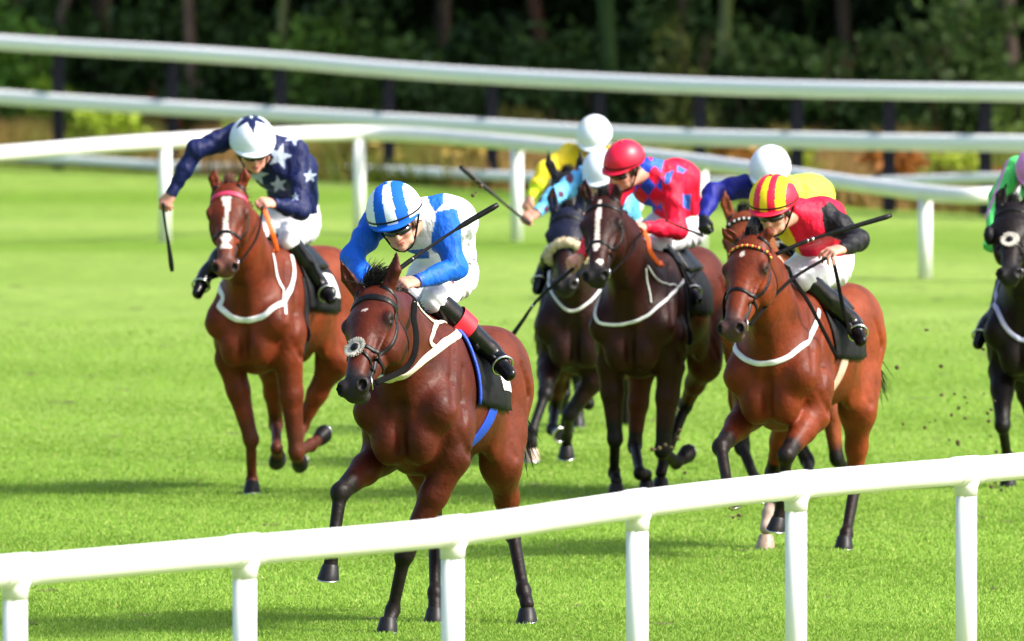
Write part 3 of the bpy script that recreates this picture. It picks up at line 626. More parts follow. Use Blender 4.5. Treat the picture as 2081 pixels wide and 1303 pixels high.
    crs, cn = s.snap(np.array(cr), -.01); strands('mane', crs, [U * 1.0 - F * .7] * 5, .085, hm_, root, -F * .5 - U * 1.4, n=320, r=.0035, seed=4)
    if tail:
        t0 = B(-1.2, 0, -.14); strands('tail', [t0, t0 - U * .05 * S], [-F * .75 - U * .35] * 2, .70, hm_, root, -U * 1.3 - F * .1, n=230, r=.006, seed=5, jit=.10)
    # ---------------- tack
    T = dict(bb=None, nose=True, girth=None, breast=None, pad=True, bridle=M['leather'])
    T.update(tack or {}); sn = lambda pts, off=0: s.snap(np.array(pts), off)[0]
    lm = T['bridle']
    bro = [H(g_ * xx, yy, zz) for g_, xx, yy, zz in [(-1, .095, .10, -.12), (-1, .085, .085, -.05), (-1, .045, .075, .01), (1, 0, .07, .02), (1, .045, .075, .01), (1, .085, .085, -.05), (1, .095, .10, -.12)]]
    bo = strap('browband', s, bro, T.get('bbw', .022) * HS, .006, T['bb'] or lm, root, 46, off=.001)
    if T.get('beads'):
        q, n_ = s.snap(catmull(bro, 23), .009); c1, c2 = T['beads']
        for ci, cm in enumerate((c1, c2)):
            mb = MB()
            for k in range(2 + ci, 21, 2): mb.put(ball_g(q[k], .0085, seg=8, rings=5))
            b_ = make('bead_row', np.array(mb.V), mb.F, cm, root); b_['kind'] = 'stuff'
    for g in (-1, 1):
        cp = strap('cheek_strap', s, [H(g * .03, .02, -.01 - .04), H(g * .09, .08, -.10), H(g * .10, .22, -.115), H(g * .07, .36, -.10), H(g * .052, .485, -.088)], .017 * HS, .005, lm, root, 34, off=.001)
        bit = H(g * .056, .495, -.088); bit, bn = s.snap(bit[None], .012); bit = bit[0]
        rg = ring_g(bit, bn[0], .030 * HS, .0045, 18); make('bit_ring', rg[0], rg[1], M['steel'], root)
        strap('throat_strap', s, [H(g * .088, .06, -.10), H(g * .095, .15, -.2), H(g * .06, .20, -.25), H(0, .21, -.27)], .013 * HS, .004, lm, root, 26, off=.002)
    ny = T.get('ny', .36)
    if T['nose']:
        strap('noseband', s, [H(0, ny, .03), H(.06, ny + .01, -.01), H(.075, ny + .02, -.10), H(.03, ny + .03, -.17), H(-.03, ny + .03, -.17), H(-.075, ny + .02, -.10), H(-.06, ny + .01, -.01)], .02 * HS, .006, T.get('nmat') or lm, root, 50, closed=True, off=.001)
    if T.get('cross'):      # grakle pad on the nose where the straps cross
        q, n_ = s.snap(H(0, ny + .02, .03)[None], .0); mb = MB(); R = np.random.default_rng(3)
        strap('crossed_noseband', s, [H(-.08, ny - .06, -.10), H(-.05, ny - .02, -.0), H(0, ny + .02, .03), H(.05, ny + .05, 0), H(.06, ny + .09, -.1)], .014 * HS, .005, lm, root, 30, off=.004)
        nf = nz(n_[0]); s1 = nz(np.cross(nf, a)); s2 = np.cross(nf, s1)
        for k in range(90):
            an = 2 * pi * k / 90 + R.normal(0, .05); d = s1 * cos(an) + s2 * sin(an); p0 = q[0] + d * .030 + nf * .004
            mb.put(tube_g([p0, p0 + d * .016 + nf * .008, p0 + d * .030 + nf * R.uniform(.0, .014)], [.0055, .0045, .0012], 4, False))
        mb.put(ball_g(q[0] + nf * .002, (.042, .042, .012), (s1, s2, nf)))
        fl_ = mb.build('fleece_pad', flat('fleece_offwhite', (.46, .43, .38), rough=.95, var=.3), root)
        gg = ball_g(q[0] + nf * .012, (.024, .024, .012), (s1, s2, nf)); make('pad_centre', gg[0], gg[1], M['leather'], root)
    if T.get('sheep'):
        R = np.random.default_rng(9); mb = MB(); q = catmull([H(-.105, ny + .03, -.10), H(-.085, ny, -.01), H(0, ny - .02, .045), H(.085, ny, -.01), H(.105, ny + .03, -.10)], 26); q, n_ = s.snap(q, .022)
        mb.put(tube_g(q, [.030 + .004 * sin(k * 1.9) for k in range(26)], 12))
        for k in range(500):
            i_ = R.integers(0, 26); d = nz(R.normal(0, 1, 3)); p0 = q[i_] + d * .028 + R.normal(0, .004, 3); mb.put(tube_g([p0, p0 + d * .012], [.005, .002], 3, False))
        mb.build('sheepskin_noseband', M['sheep'], root)
    if T.get('hoodcup'):
        for g in (-1, 1):
            cc = H(g * .105, .21, -.06); gg = ball_g(cc, (.035 * HS, .06 * HS, .055 * HS), (hs, a, fr)); make('blinker_cup', gg[0], gg[1], T['hoodcup'], root)
    if T['pad']:
        def drape(nm, f0, f1, th, nf, nt, off, thick, m, flare=0):
            Q = []; C = []
            for i_ in range(nf):
                for k in range(nt):
                    t = -th + 2 * th * k / (nt - 1); u_ = abs(t) / th; ff = lerp(f0, f1, i_ / (nf - 1)) - flare * (u_ ** 2) * (1 if i_ else .3)
                    cc = B(ff, 0, -.33); d = nz(L * sin(t) + U * cos(t)); Q.append(cc + d * .62); C.append(d)
            Q = np.array(Q); C = np.array(C)
            for _ in range(26): e = s.ev(Q); Q = Q - C * (np.clip(e - off, -.03, .2) * .7)[:, None]
            w_ = (np.sin(Q @ F * 40) * .003)[:, None] * C; A = np.vstack([Q + w_, Q + w_ + C * thick]); n_ = nf * nt
            Fc = []
            for i_ in range(nf - 1):
                for k in range(nt - 1):
                    q0 = i_ * nt + k; Fc.append((q0, q0 + 1, q0 + nt + 1, q0 + nt)); Fc.append((n_ + q0, n_ + q0 + nt, n_ + q0 + nt + 1, n_ + q0 + 1))
            bd = [k for k in range(nt)] + [i_ * nt + nt - 1 for i_ in range(1, nf)] + [(nf - 1) * nt + k for k in range(nt - 2, -1, -1)] + [i_ * nt for i_ in range(nf - 2, 0, -1)]
            for i_ in range(len(bd)): b0, b1 = bd[i_], bd[(i_ + 1) % len(bd)]; Fc.append((b0, b0 + n_, b1 + n_, b1))
            return make(nm, A, Fc, m, root), Q.reshape(nf, nt, 3), C.reshape(nf, nt, 3)
        po, Q, C = drape('saddle_cloth', -.06, -.60, radians(T.get('pth', 102)), 12, 36, .008, .010, T.get('pm', M['cloth']), .10)
        if T.get('trim'):
            mb = MB(); e_ = Q[0] + C[0] * .012; mb.put(tube_g(e_, .009, 6)); make('trim', np.array(mb.V), mb.F, T['trim'], root)
        if T.get('panel'):      # pale number panel on the cloth
            for sl in (slice(3, 9), slice(27, 33)):
                q = Q[5:11, sl] + C[5:11, sl] * .014; V_ = q.reshape(-1, 3); F_ = [(i_ * 6 + k, i_ * 6 + k + 1, i_ * 6 + 7 + k, i_ * 6 + 6 + k) for i_ in range(5) for k in range(5)]
                cc = C[5:11, sl].reshape(-1, 3); V_ = np.vstack([V_, V_ - cc * .006]); F_ += [tuple(36 + v for v in f[::-1]) for f in F_]
                make('number_panel', V_, F_, T['panel'], root)
        so, _, _ = drape('saddle', -.14, -.46, radians(50), 8, 20, .024, .028, M['leather'])
        gm = T['girth'] or M['cloth']; gf = T.get('gf', -.12)
        pts = [B(gf + .14 * (1 + cos(t)) / 2, .30 * sin(t), -.36 - .38 * cos(t)) for t in np.linspace(-radians(118), radians(118), 16)]
        strap('girth', s, pts, .085 * S, .008, gm, root, 60, off=.002)
    if T['breast']:
        bm, bw = T.get('bm') or flat('white_webbing', (.62, .58, .52), rough=.6, var=.15, nscale=90), T.get('bw', .045)
        pts = []
        for q in T['breast']:
            if len(q) == 3: pts.append(B(*q))
            else:
                r_ = sb.ray(q[0], q[1], d0); pts.append(r_ if r_ is not None else P(q[0], q[1], d0 - .4))
        strap('breast_girth', sb, pts, bw, .008, bm, root, 70, off=.002)
        for q in T.get('breast2', []):
            pp = []
            for v in q:
                r_ = B(*v) if len(v) == 3 else sb.ray(v[0], v[1], d0); pp.append(r_ if r_ is not None else P(v[0], v[1], d0 - .3))
            strap('neck_strap', sb, pp, bw * .55, .007, bm, root, 36, off=.004)
    root['_s'] = 1; return dict(root=root, s=s, B=B, H=H, W=W, d0=d0, hs=hs, a=a, fr=fr, S=S, lm=lm)
def rein(h, pts, w=.016, m=None):      # leather rein through given points, both ends fixed
    q = catmull(pts, 30)
    for _ in range(4): q[1:-1] += (h['s'].grad(q) * np.maximum(.012 - h['s'].ev(q), 0)[:, None])[1:-1]
    q[2:-2] = (q[1:-3] + 2 * q[2:-2] + q[3:-1]) / 4
    n_ = np.cross(np.gradient(q, axis=0), np.array([0.2, -1, .3])); n_ = np.cross(n_, np.gradient(q, axis=0)); n_ /= np.linalg.norm(n_, axis=1, keepdims=True) + 1e-9
    V, F_ = ribbon_g(q, n_, w, .005); return make('rein', V, F_, m or M['rein'], h['root'])
# ------------------------------------------------------------------ jockeys
SKIN = np.array([.62, .30, .215])
def hand(s, Wr, dirn, back, thumb, curl=(1.05, 1.3, .9), spread=0, sc=1.0, skip=0):
    d = nz(dirn); b = nz(np.asarray(back) - d * (np.asarray(back) @ d)); sd = np.cross(d, b) * thumb; s_ = sc
    s.add(Wr, Wr + d * .03 * s_, (.027 * s_, .02 * s_), (.033 * s_, .017 * s_), sd, k=.02)
    s.add(Wr + d * .02 * s_, Wr + d * .078 * s_, (.032 * s_, .015 * s_), (.041 * s_, .014 * s_), sd, k=.015)
    for i, (off, ln) in enumerate(((.033, .92), (.011, 1.0), (-.011, .95), (-.032, .78))):
        p = Wr + d * (.086 - .004 * abs(i - 1)) * s_ + sd * off * s_; dd = d; nn = b; r = .0098 * s_ * (1 if i < 3 else .88)
        for j, (c, l) in enumerate(zip(curl, (.042, .027, .021))):
            c = c * (1 + .06 * (i - 1)); dd, nn = dd * cos(c) - nn * sin(c), nn * cos(c) + dd * sin(c)
            q = p + nz(dd + sd * spread * (1.2 - i) * .3) * l * ln * s_; s.add(p, q, r, r * .92, sd, k=.004); p = q; r *= .93
    p = Wr + d * .028 * s_ + sd * .028 * s_; t1 = nz(d * .75 + sd * .55 - b * .35); q = p + t1 * .040 * s_; s.add(p, q, .0145 * s_, .0115 * s_, sd, k=.010)
    t2 = nz(d * .65 - sd * .25 - b * .75); q2 = q + t2 * .032 * s_; s.add(q, q2, .0115 * s_, .0095 * s_, sd, k=.005)
    return Wr + d * .072 * s_ - b * .024 * s_      # grip centre
def seg_d(V, a, b):
    d = b - a; t = np.clip(((V - a) @ d) / (d @ d), 0, 1); return np.linalg.norm(V - (a + t[:, None] * d), axis=1), t
def jockey(h, label, J, face, crown, capf, jersey, hands, vox=.0065, gloves=None, cuffs=None, capparts=None, name='person', capS=1.0, garter=None, breech=None, goggles=True, bandc=None, silkvox=None, skip_right=False):
    B, d0 = h['B'], h['d0']; base = np.array([*B(-.3, 0, 0)[:2], B(-.3, 0, .0)[2] * 0 + .9]); root = thing(name, label, 'jockey', base, 'jockeys crouching on the racehorses')
    def g(k, dflt): return P(J[k][0], J[k][1], d0 + J[k][2]) if k in J else dflt
    sh = {}; nk = g('neck', B(.05, 0, .45)); pv = g('pelvis', B(-.45, 0, .38)); hd = g('head', B(.2, 0, .5))
    Ls = B.L
    for i, n_ in ((1, 'L'), (-1, 'R')):
        sh[n_] = g('sh' + n_, nk + Ls * .165 * i - nz(nk - pv) * .04)
    sx = nz(sh['L'] - sh['R']); ch = lerp(nk, pv, .28)
    if 'back' in J: bk = g('back', None)
    else: bk = lerp(nk, pv, .55) + np.array([0, .02, .05])
    el = {}; wr = {}; kn = {}; an = {}; to = {}; hp = {}
    for i, n_ in ((1, 'L'), (-1, 'R')):
        hp[n_] = g('hip' + n_, pv + Ls * .10 * i - B.U * .03)
        el[n_] = g('el' + n_, sh[n_] + Ls * .06 * i + np.array([0, -.12, -.24])); wr[n_] = g('wr' + n_, B(.34, .08 * i, .06))
        kn[n_] = g('kn' + n_, B(-.02, .20 * i, -.02)); an[n_] = g('an' + n_, B(-.28, .27 * i, -.36)); to[n_] = g('to' + n_, an[n_] + B.F * .15 - B.U * .06 + Ls * .03 * i)
    hf = nz(face); hu = np.asarray(crown, float); hu = nz(hu - hf * (hu @ hf)); hs = np.cross(hf, hu)
    b = SDF()
    # head
    e = lambda x, y, z, r, k=.015, op=0: b.ell(hd + hs * x + hf * y + hu * z, r, hs, hu, k, op)   # r = (side, front, up)
    e(0, -.01, .03, (.074, .092, .095)); e(0, .035, -.045, (.056, .055, .065), .03); e(0, .070, -.092, (.024, .022, .020), .02)
    e(0, .05, -.005, (.062, .045, .05), .02)
    b.add(hd + hf * .090 + hu * .012, hd + hf * .112 - hu * .030, .009, .0145, hs, k=.012)
    for q in (-1, 1):
        e(q * .012, .098, -.034, (.009, .010, .008), .006); e(q * .038, .068, -.022, (.022, .018, .022), .015); e(q * .045, .02, -.075, (.014, .035, .02), .02)
        e(q * .078, -.008, -.012, (.008, .019, .030), .008); e(q * .030, .083, .008, (.014, .010, .009), .006, 1)
    e(0, .090, -.060, (.024, .010, .006), .004); e(0, .087, -.072, (.020, .010, .006), .004); e(0, .103, -.066, (.022, .006, .0015), .002, 1)
    b.add(hd - hu * .07 - hf * .02, lerp(hd - hu * .07, nk, .9), .052, .060, hs, k=.03)
    # body under the silks
    b.add(ch, bk, (.145, .095), (.14, .09), sx, k=.05); b.add(bk, pv, (.14, .09), (.145, .10), sx, k=.05)
    b.add(sh['R'], sh['L'], .055, None, B.U, k=.04)
    grips = {}
    for n_ in 'LR':
        b.add(sh[n_], el[n_], .046, .036, sx, k=.02); b.add(el[n_], wr[n_], .037, .026, sx, k=.015)
        hx = hands.get(n_, {}); dirn = hx.get('dir', nz(wr[n_] - el[n_])); grips[n_] = hand(b, wr[n_], np.asarray(dirn, float), np.asarray(hx.get('back', B.U + B.F * .2), float), hx.get('thumb', 1 if n_ == 'L' else -1) , hx.get('curl', (1.05, 1.3, .9)), hx.get('spread', 0))
        b.add(hp[n_], kn[n_], .075, .05, sx, k=.03); b.add(kn[n_], an[n_], .048, .035, sx, k=.02)
    V, Fq = b.mesh(vox)
    c = np.tile(SKIN, (len(V), 1)); q = (V - hd) @ np.stack([hs, hf, hu], 1); fac = np.linalg.norm(q, axis=1) < .16
    lips = fac * (np.abs(q[:, 0]) < .026) * (np.abs(q[:, 2] + .066) < .012) * (q[:, 1] > .085); c = lerp(c, np.array([.42, .10, .09]), lips[:, None] * .8)
    chk = fac * np.clip(1 - np.sqrt(((np.abs(q[:, 0]) - .04) / .025) ** 2 + ((q[:, 2] + .03) / .03) ** 2), 0, 1); c = lerp(c, np.array([.60, .18, .13]), chk[:, None] * .6)
    hr = fac * (q[:, 2] > -.03) * (q[:, 1] < .035) * (np.abs(q[:, 0]) > .02) * (q[:, 1] > -.1); c = lerp(c, np.array([.03, .018, .01]), hr[:, None] * .9)
    kd = np.minimum(np.linalg.norm(V - grips['L'], axis=1), np.linalg.norm(V - grips['R'], axis=1)); c = lerp(c, np.array([.62, .22, .16]), (np.clip((.06 - kd) / .04, 0, 1) * .35)[:, None])
    for n_ in 'LR':
        if gloves and gloves.get(n_) is not None: m_ = (np.linalg.norm(V - lerp(wr[n_], grips[n_], .7), axis=1) < .135); c = lerp(c, np.array(gloves[n_]), m_[:, None])
    make('body', V, Fq, M['skin'], root, col=c)
    # silks
    j = SDF(); j.add(ch, bk, (.168, .118), (.160, .118), sx, k=.06); j.add(bk, lerp(bk, pv, .8), (.160, .118), (.150, .112), sx, k=.06)
    j.add(sh['R'], sh['L'], .072, None, B.U, k=.05); j.add(lerp(nk, ch, .3), ch, (.10, .08), (.15, .11), sx, k=.05); j.add(nk, lerp(nk, hd, .25), .066, .060, sx, k=.03)
    for n_ in 'LR':
        j.add(sh[n_], lerp(sh[n_], el[n_], .5), .070, .064, sx, k=.04); j.add(lerp(sh[n_], el[n_], .5), el[n_], .062, .056, sx, k=.03)
        j.add(el[n_], lerp(el[n_], wr[n_], .5), .057, .050, sx, k=.03); j.add(lerp(el[n_], wr[n_], .5), lerp(el[n_], wr[n_], .97), .050, .033, sx, k=.02)
    V, Fq = j.mesh(silkvox or vox)
    me_n = j.grad(V) if len(V) < 60000 else j.grad(V)
    wv = (np.sin(V @ nz(pv - nk) * 70 + 3 * np.sin(V @ sx * 14)) * .5 + np.sin(V @ np.array([31., 17., 43.]) + 2 * np.sin(V @ np.array([9., 21., 13.])))) * .5
    dm = {}; 
    for n_ in 'LR': dm[n_] = np.minimum(seg_d(V, sh[n_], el[n_])[0], seg_d(V, el[n_], wr[n_])[0])
    wamp = np.where(np.minimum(dm['L'], dm['R']) < .09, .0055, .0055); V = V + me_n * (wv * wamp)[:, None]
    dt = np.minimum(seg_d(V, ch, bk)[0], seg_d(V, nk, ch)[0]); px, py = proj(V); info = dict(V=V, px=px, py=py, dL=dm['L'], dR=dm['R'], sh=sh, el=el, wr=wr, sx=sx, nk=nk, pv=pv, tL=((V - sh['L']) @ sx), tR=((V - sh['R']) @ -sx), n=me_n)
    arm = {n_: (((V - sh[n_]) @ nz(el[n_] - sh[n_]) > (.016))) & (dm[n_] < .088) for n_ in 'LR'}
    info['arm'] = arm; make('jersey', V, Fq, M['silk'], root, col=jersey(info))
    if cuffs is not None:
        for n_ in 'LR':
            p = lerp(el[n_], wr[n_], .93); g_ = tube_g([p, lerp(el[n_], wr[n_], 1.03)], [.0375, .036], 18, False); make('cuff', g_[0], g_[1], flat('cuff_%s' % cuffs[0], cuffs[1], rough=.5), root)
    # breeches
    t = SDF(); t.add(lerp(bk, pv, .7), pv, (.145, .105), (.150, .115), sx, k=.05); t.add(hp['R'], hp['L'], .095, None, B.U, k=.06)
    for n_ in 'LR': t.add(hp[n_], lerp(hp[n_], kn[n_], .5), .100, .085, sx, k=.05); t.add(lerp(hp[n_], kn[n_], .5), kn[n_], .084, .064, sx, k=.03); t.add(kn[n_], lerp(kn[n_], an[n_], .12), .062, .056, sx, k=.03)
    V, Fq = t.mesh(vox * 1.2); me_n = t.grad(V); V = V + me_n * (.003 * np.sin(V @ np.array([53., 31., 47.]) + 2.5 * np.sin(V @ np.array([17., 9., 25.]))))[:, None]
    c = np.tile(np.array(breech or [.74, .75, .80]), (len(V), 1)); make('breeches', V, Fq, M['breeches'], root, col=c)
    # boots: shaft, foot with heel and sole, stirrup iron
    for n_ in 'LR':
        k0, a0, t0 = lerp(kn[n_], an[n_], .10), an[n_], to[n_]; bo = SDF(); fd = nz(t0 - a0); dn = nz(a0 - k0); 
        bo.add(k0, lerp(k0, a0, .45), (.068, .072), (.064, .068), sx, k=.02); bo.add(lerp(k0, a0, .45), a0, (.062, .066), (.045, .050), sx, k=.02)
        sdf_ = nz(np.cross(fd, dn)); hl = a0 + dn * .055 - fd * .035
        bo.ell(a0, (.048, .050, .055), sx, dn, .02); bo.add(hl, a0 + dn * .035 + fd * .06, (.036, .045), (.044, .040), sdf_, k=.025); bo.add(a0 + dn * .04 + fd * .05, a0 + dn * .060 + fd * .15, (.045, .036), (.036, .026), sdf_, k=.02)
        V, Fq = bo.mesh(vox * 1.1); make('boot', V, Fq, M['boot'], root)
        so = tube_g([hl + dn * .038, a0 + dn * .088 + fd * .06, a0 + dn * .090 + fd * .16], [.030, .038, .026], 10)
        if garter and n_ == garter[0]:
            g_ = tube_g([lerp(k0, a0, garter[1]), lerp(k0, a0, garter[2])], [.077, .074], 24, False); make('garter', g_[0], g_[1], garter[3], root)
        stp = a0 + dn * .09 + fd * .085; rg = ring_g(stp - dn * .045, fd, .054, .007, 18); make('stirrup', rg[0], rg[1], M['steel'], h['root'])
        V_, F_ = tube_g([stp - dn * .10, B(-.22, .25 * (1 if n_ == 'L' else -1), -.16)], [.012, .012], 6); make('stirrup_leather', V_, F_, M['leather'], h['root'])
    # cap over helmet with peak
    cc = hd + hu * (.060 + .06 * (capS - 1)) - hf * .010; rx, ry, rz = .118 * capS, .142 * capS, .128 * capS; n_t, n_p = 30, 112; V_ = []; F_ = []; mi = []
    for i_ in range(n_t + 1):
        th = radians(97) * i_ / n_t
        for k in range(n_p):
            ph = 2 * pi * (k + .5) / n_p; pw = 1.0; V_.append(cc + hs * rx * sin(th) * sin(ph) + hf * ry * sin(th) * cos(ph) + hu * rz * cos(th))
    for i_ in range(n_t):
        for k in range(n_p):
            F_.append((i_ * n_p + k, (i_ + 1) * n_p + k, (i_ + 1) * n_p + (k + 1) % n_p, i_ * n_p + (k + 1) % n_p)); mi.append(capf[0](2 * pi * (k + 1) / n_p, radians(97) * (i_ + .5) / n_t))
    o_ = len(V_); V_ += [cc + (np.asarray(v) - cc) * .93 for v in V_[n_t * n_p:]]; F_ += [(n_t * n_p + k, o_ + k, o_ + (k + 1) % n_p, n_t * n_p + (k + 1) % n_p) for k in range(n_p)]; mi += [0] * n_p
    cap = make('cap', V_, F_, None, root, mats=capf[1], midx=mi)
    g_ = ball_g(cc + hu * rz * 1.0, .011, None, 10, 6); make('cap_button', g_[0], g_[1], capf[2] if len(capf) > 2 else capf[1][0], root)
    Q = []; n1 = 28
    for r_ in range(5):
        for k in range(n1):
            ph = radians(-66 + 132 * k / (n1 - 1)); ex = .034 * capS * (r_ / 4) * cos(ph * 1.36) ** .6 if abs(ph * 1.36) < pi / 2 else 0
            Q.append(cc + hs * (rx * .99) * sin(ph) + hf * ((ry * .99) * cos(ph) + ex) + hu * (-rz * .06 - .22 * ex - .004 * r_ / 4))
    Q = np.array(Q); n_ = len(Q); A = np.vstack([Q, Q - hu * .007]); Fc = []
    for i_ in range(4):
        for k in range(n1 - 1): q0 = i_ * n1 + k; Fc += [(q0, q0 + 1, q0 + n1 + 1, q0 + n1), (n_ + q0, n_ + q0 + n1, n_ + q0 + n1 + 1, n_ + q0 + 1)]
    Fc += [(4 * n1 + k, 4 * n1 + k + 1, n_ + 4 * n1 + k + 1, n_ + 4 * n1 + k) for k in range(n1 - 1)]
    pk = make('peak', A - 0, Fc, capf[2] if len(capf) > 2 else capf[1][0], root)
    if bandc is not None:
        pts = [cc + (hs * rx * sin(t) + hf * ry * cos(t)) * 1.012 + hu * .006 for t in np.linspace(0, 2 * pi, 48, endpoint=False)]; N_ = [nz(p - cc) for p in pts]; g_ = ribbon_g(pts, np.array(N_), .009, .003, True); make('cap_band', g_[0], g_[1], bandc, root)
    if goggles:
        gg = SDF(); gg.ell(hd + hf * .044 - hu * .002, (.077, .072, .034), hs, hu, .01); gg.ell(hd - hf * .02, (.2, .083, .2), hs, hu, .004, 1); V, Fq = gg.mesh(.005); make('goggles', V, Fq, M['goggle'], root)
    for q in (-1, 1):
        p0 = cc + hs * q * rx * .93 - hf * .01; g_ = tube_g(catmull([p0, hd + hs * q * .078 - hu * .05 + hf * .01, hd + hs * q * .045 - hu * .105 + hf * .035, hd - hu * .122 + hf * .05], 14), .006, 6); make('chin_strap', g_[0], g_[1], M['leather'], root)
    return dict(root=root, grip=grips, wr=wr, hd=hd, b=b, j=j, t=t, kn=kn, an=an)
def whip(label, pts, d0, rads, beads=()):
    W = [P(x, y, d0 + z) for x, y, z in pts]; base = W[0].copy(); root = thing('riding_whip', label, 'whip', base, 'riding whips in the jockeys hands')
    q = catmull(W, 24); r = np.interp(np.linspace(0, 1, 24), *rads); V, F_ = tube_g(q, r, 10); make('shaft', V, F_, M['leather'], root)
    for t in beads: i = int(t * 23); g_ = ball_g(q[i], .012); make('silver_collar', g_[0], g_[1], M['steel'], root)
    return root
# ------------------------------------------------------------------ the eight runners
def inpoly(x, y, poly):
    r = np.zeros(len(x), bool); n = len(poly)
    for i in range(n):
        x0, y0 = poly[i]; x1, y1 = poly[(i + 1) % n]
        c = ((y0 > y) != (y1 > y)) & (x < (x1 - x0) * (y - y0) / ((y1 - y0) + 1e-9) + x0); r ^= c
    return r
def star(cx, cy, R, rot=0): return [(cx + (R if k % 2 == 0 else R * .42) * sin(radians(rot + 36 * k)), cy - (R if k % 2 == 0 else R * .42) * cos(radians(rot + 36 * k))) for k in range(10)]
BLUE, WHITE, NAVY, RED, YEL = np.array([.006, .11, .62]), np.array([.74, .77, .84]), np.array([.003, .008, .062]), np.array([.70, .006, .040]), np.array([.85, .62, .02])
mB = flat('royal_blue_cap', tuple(BLUE), rough=.75, spec=.2, var=.05, bump=.3, bscale=25); mW = M['capw']; mN = flat('navy_cap', tuple(NAVY * .9), rough=.4); mR = flat('red_cap', tuple(RED), rough=.42, var=.05); mY = flat('yellow_cap', tuple(YEL), rough=.75, spec=.2, var=.05, bump=.3, bscale=25)
mOr = flat('orange_rein_rubber', (.85, .13, .012), rough=.5); mPk = flat('pink_browband', (.5, .03, .09), rough=.5); mBlueG = flat('blue_girth_webbing', (.008, .06, .50), rough=.5, bump=.3, bscale=120)
mWt = flat('white_web', (.72, .72, .74), rough=.6, var=.08); mCream = flat('cream_sheet_webbing', (.68, .60, .48), rough=.6, var=.12, nscale=90); mGold = flat('gold_bead', (.7, .42, .05), rough=.35); mRb = flat('red_bead', (.5, .02, .02), rough=.4)
mYw = flat('fluorescent_yellow', (.62, .85, .04), rough=.5)
sect = lambda w, ph=0: (lambda a, th: int(math.floor((sin(a) * max(sin(th), .05) ** .72 + ph) / w)) % 2)

# --- A: leader, dark bay, blue and white silks
def markA(c, V, x, y, z, inh, joints, H):
    m = inh & (np.sqrt(((x - .008) / .014) ** 2 + ((y - .150) / .008) ** 2) < 1) & (z > -.06); return np.where(m[:, None], np.array([.5, .4, .38]), c)
hA = horse('horse', 'leading dark bay racehorse with a fleece pad on its nose and cream breast girth', 865, 642, 70.9, 14.5, 5,
    dict(poll=(750, 580), nose=(707, 792), yaw=32, S=1.06, ears=((682, 512), (806, 512)), forelock=.13, fbend=(1.3, .2, -.3), neck=.80),
    [[(692, 1000, -1), (676, 1112, -1), (668, 1180, -1)], [(822, 1128, -1), (798, 1240, 1), (782, 1290, -1)],
     [(884, 1085, 1), (884, 1205, -1), (884, 1262, -1)], [(1042, 1082, 1), (1064, 1200, -1), (1076, 1248, -1)]],
    dict(base=(.066, .0105, .004), light=(.125, .023, .006), pts_amt=.97), vox=.0095, mark=markA,
    tack=dict(cross=True, ny=.34, breast=[(940, 668), (900, 700), (850, 742), (800, 768), (755, 765), (.36, -.2, -.38), (0, -.3, -.3)], bm=mCream, bw=.046, breast2=[[(842, 618), (872, 628), (898, 655), (925, 660)], [(888, 655), (874, 690), (891, 712)]], girth=mBlueG, gf=-.38, pth=108, trim=mBlueG, panel=flat('white_number', (.66, .66, .68), rough=.6), bbw=.03))
def jerA(I):
    c = np.tile(WHITE, (len(I['V']), 1)); c[I['arm']['L'] | I['arm']['R']] = BLUE
    ht = [(868, 392), (878, 386), (886, 392), (894, 385), (902, 394), (900, 415), (885, 432), (872, 412)]; c[inpoly(I['px'], I['py'], ht) & (I['n'][:, 1] < .2)] = BLUE * 1.0
    c[inpoly(I['px'], I['py'], [(826, 372), (860, 372), (850, 384), (835, 382)])] = BLUE
    c[inpoly(I['px'], I['py'], [(800, 512), (870, 505), (872, 525), (806, 530)]) & (~I['arm']['L'])] = BLUE * .8; return c
jA = jockey(hA, 'jockey in blue and white silks with a striped blue cap on the leading horse',
    dict(head=(810, 459, -.16), neck=(850, 436, -.02), pelvis=(908, 545, .36), back=(902, 452, .2), shL=(893, 428, .02), shR=(768, 448, .02), elL=(926, 545, -.03), wrL=(848, 572, -.24), elR=(716, 522, -.10), wrR=(748, 580, -.36),
         hipL=(924, 566, .36), hipR=(872, 566, .34), knL=(884, 612, .02), anL=(996, 712, .16), toL=(1022, 752, .03)),
    (-.10, -.92, -.30), (-.28, -.28, .90), (sect(.40, .26), [mW, mB], mB), jerA, dict(L=dict(dir=(-.75, -.5, -.1), back=(-.1, -.75, .75))), cuffs=('blue', (.006, .06, .35)), garter=('L', .28, .55, flat('red_garter', (.62, .01, .03), rough=.5)), bandc=M['leather'], capS=1.20)
for g, gr in ((1, 'L'), (-1, 'R')):
    rein(hA, [hA['H'](g * .06, .50, -.09), hA['H'](g * .12, .34, -.2), hA['H'](g * .12, .15, -.22), jA['grip'][gr]], .030)
whip('long black whip pointing up right across the blue sleeve of the leading jockey', [(794, 560, -.34), (853, 516, -.28), (940, 458, -.2), (1012, 416, -.16)], 70.9, ((0, .28, .32, .62, .66, .97, 1), (.012, .012, .008, .0075, .0145, .0150, .012)), (.28,))

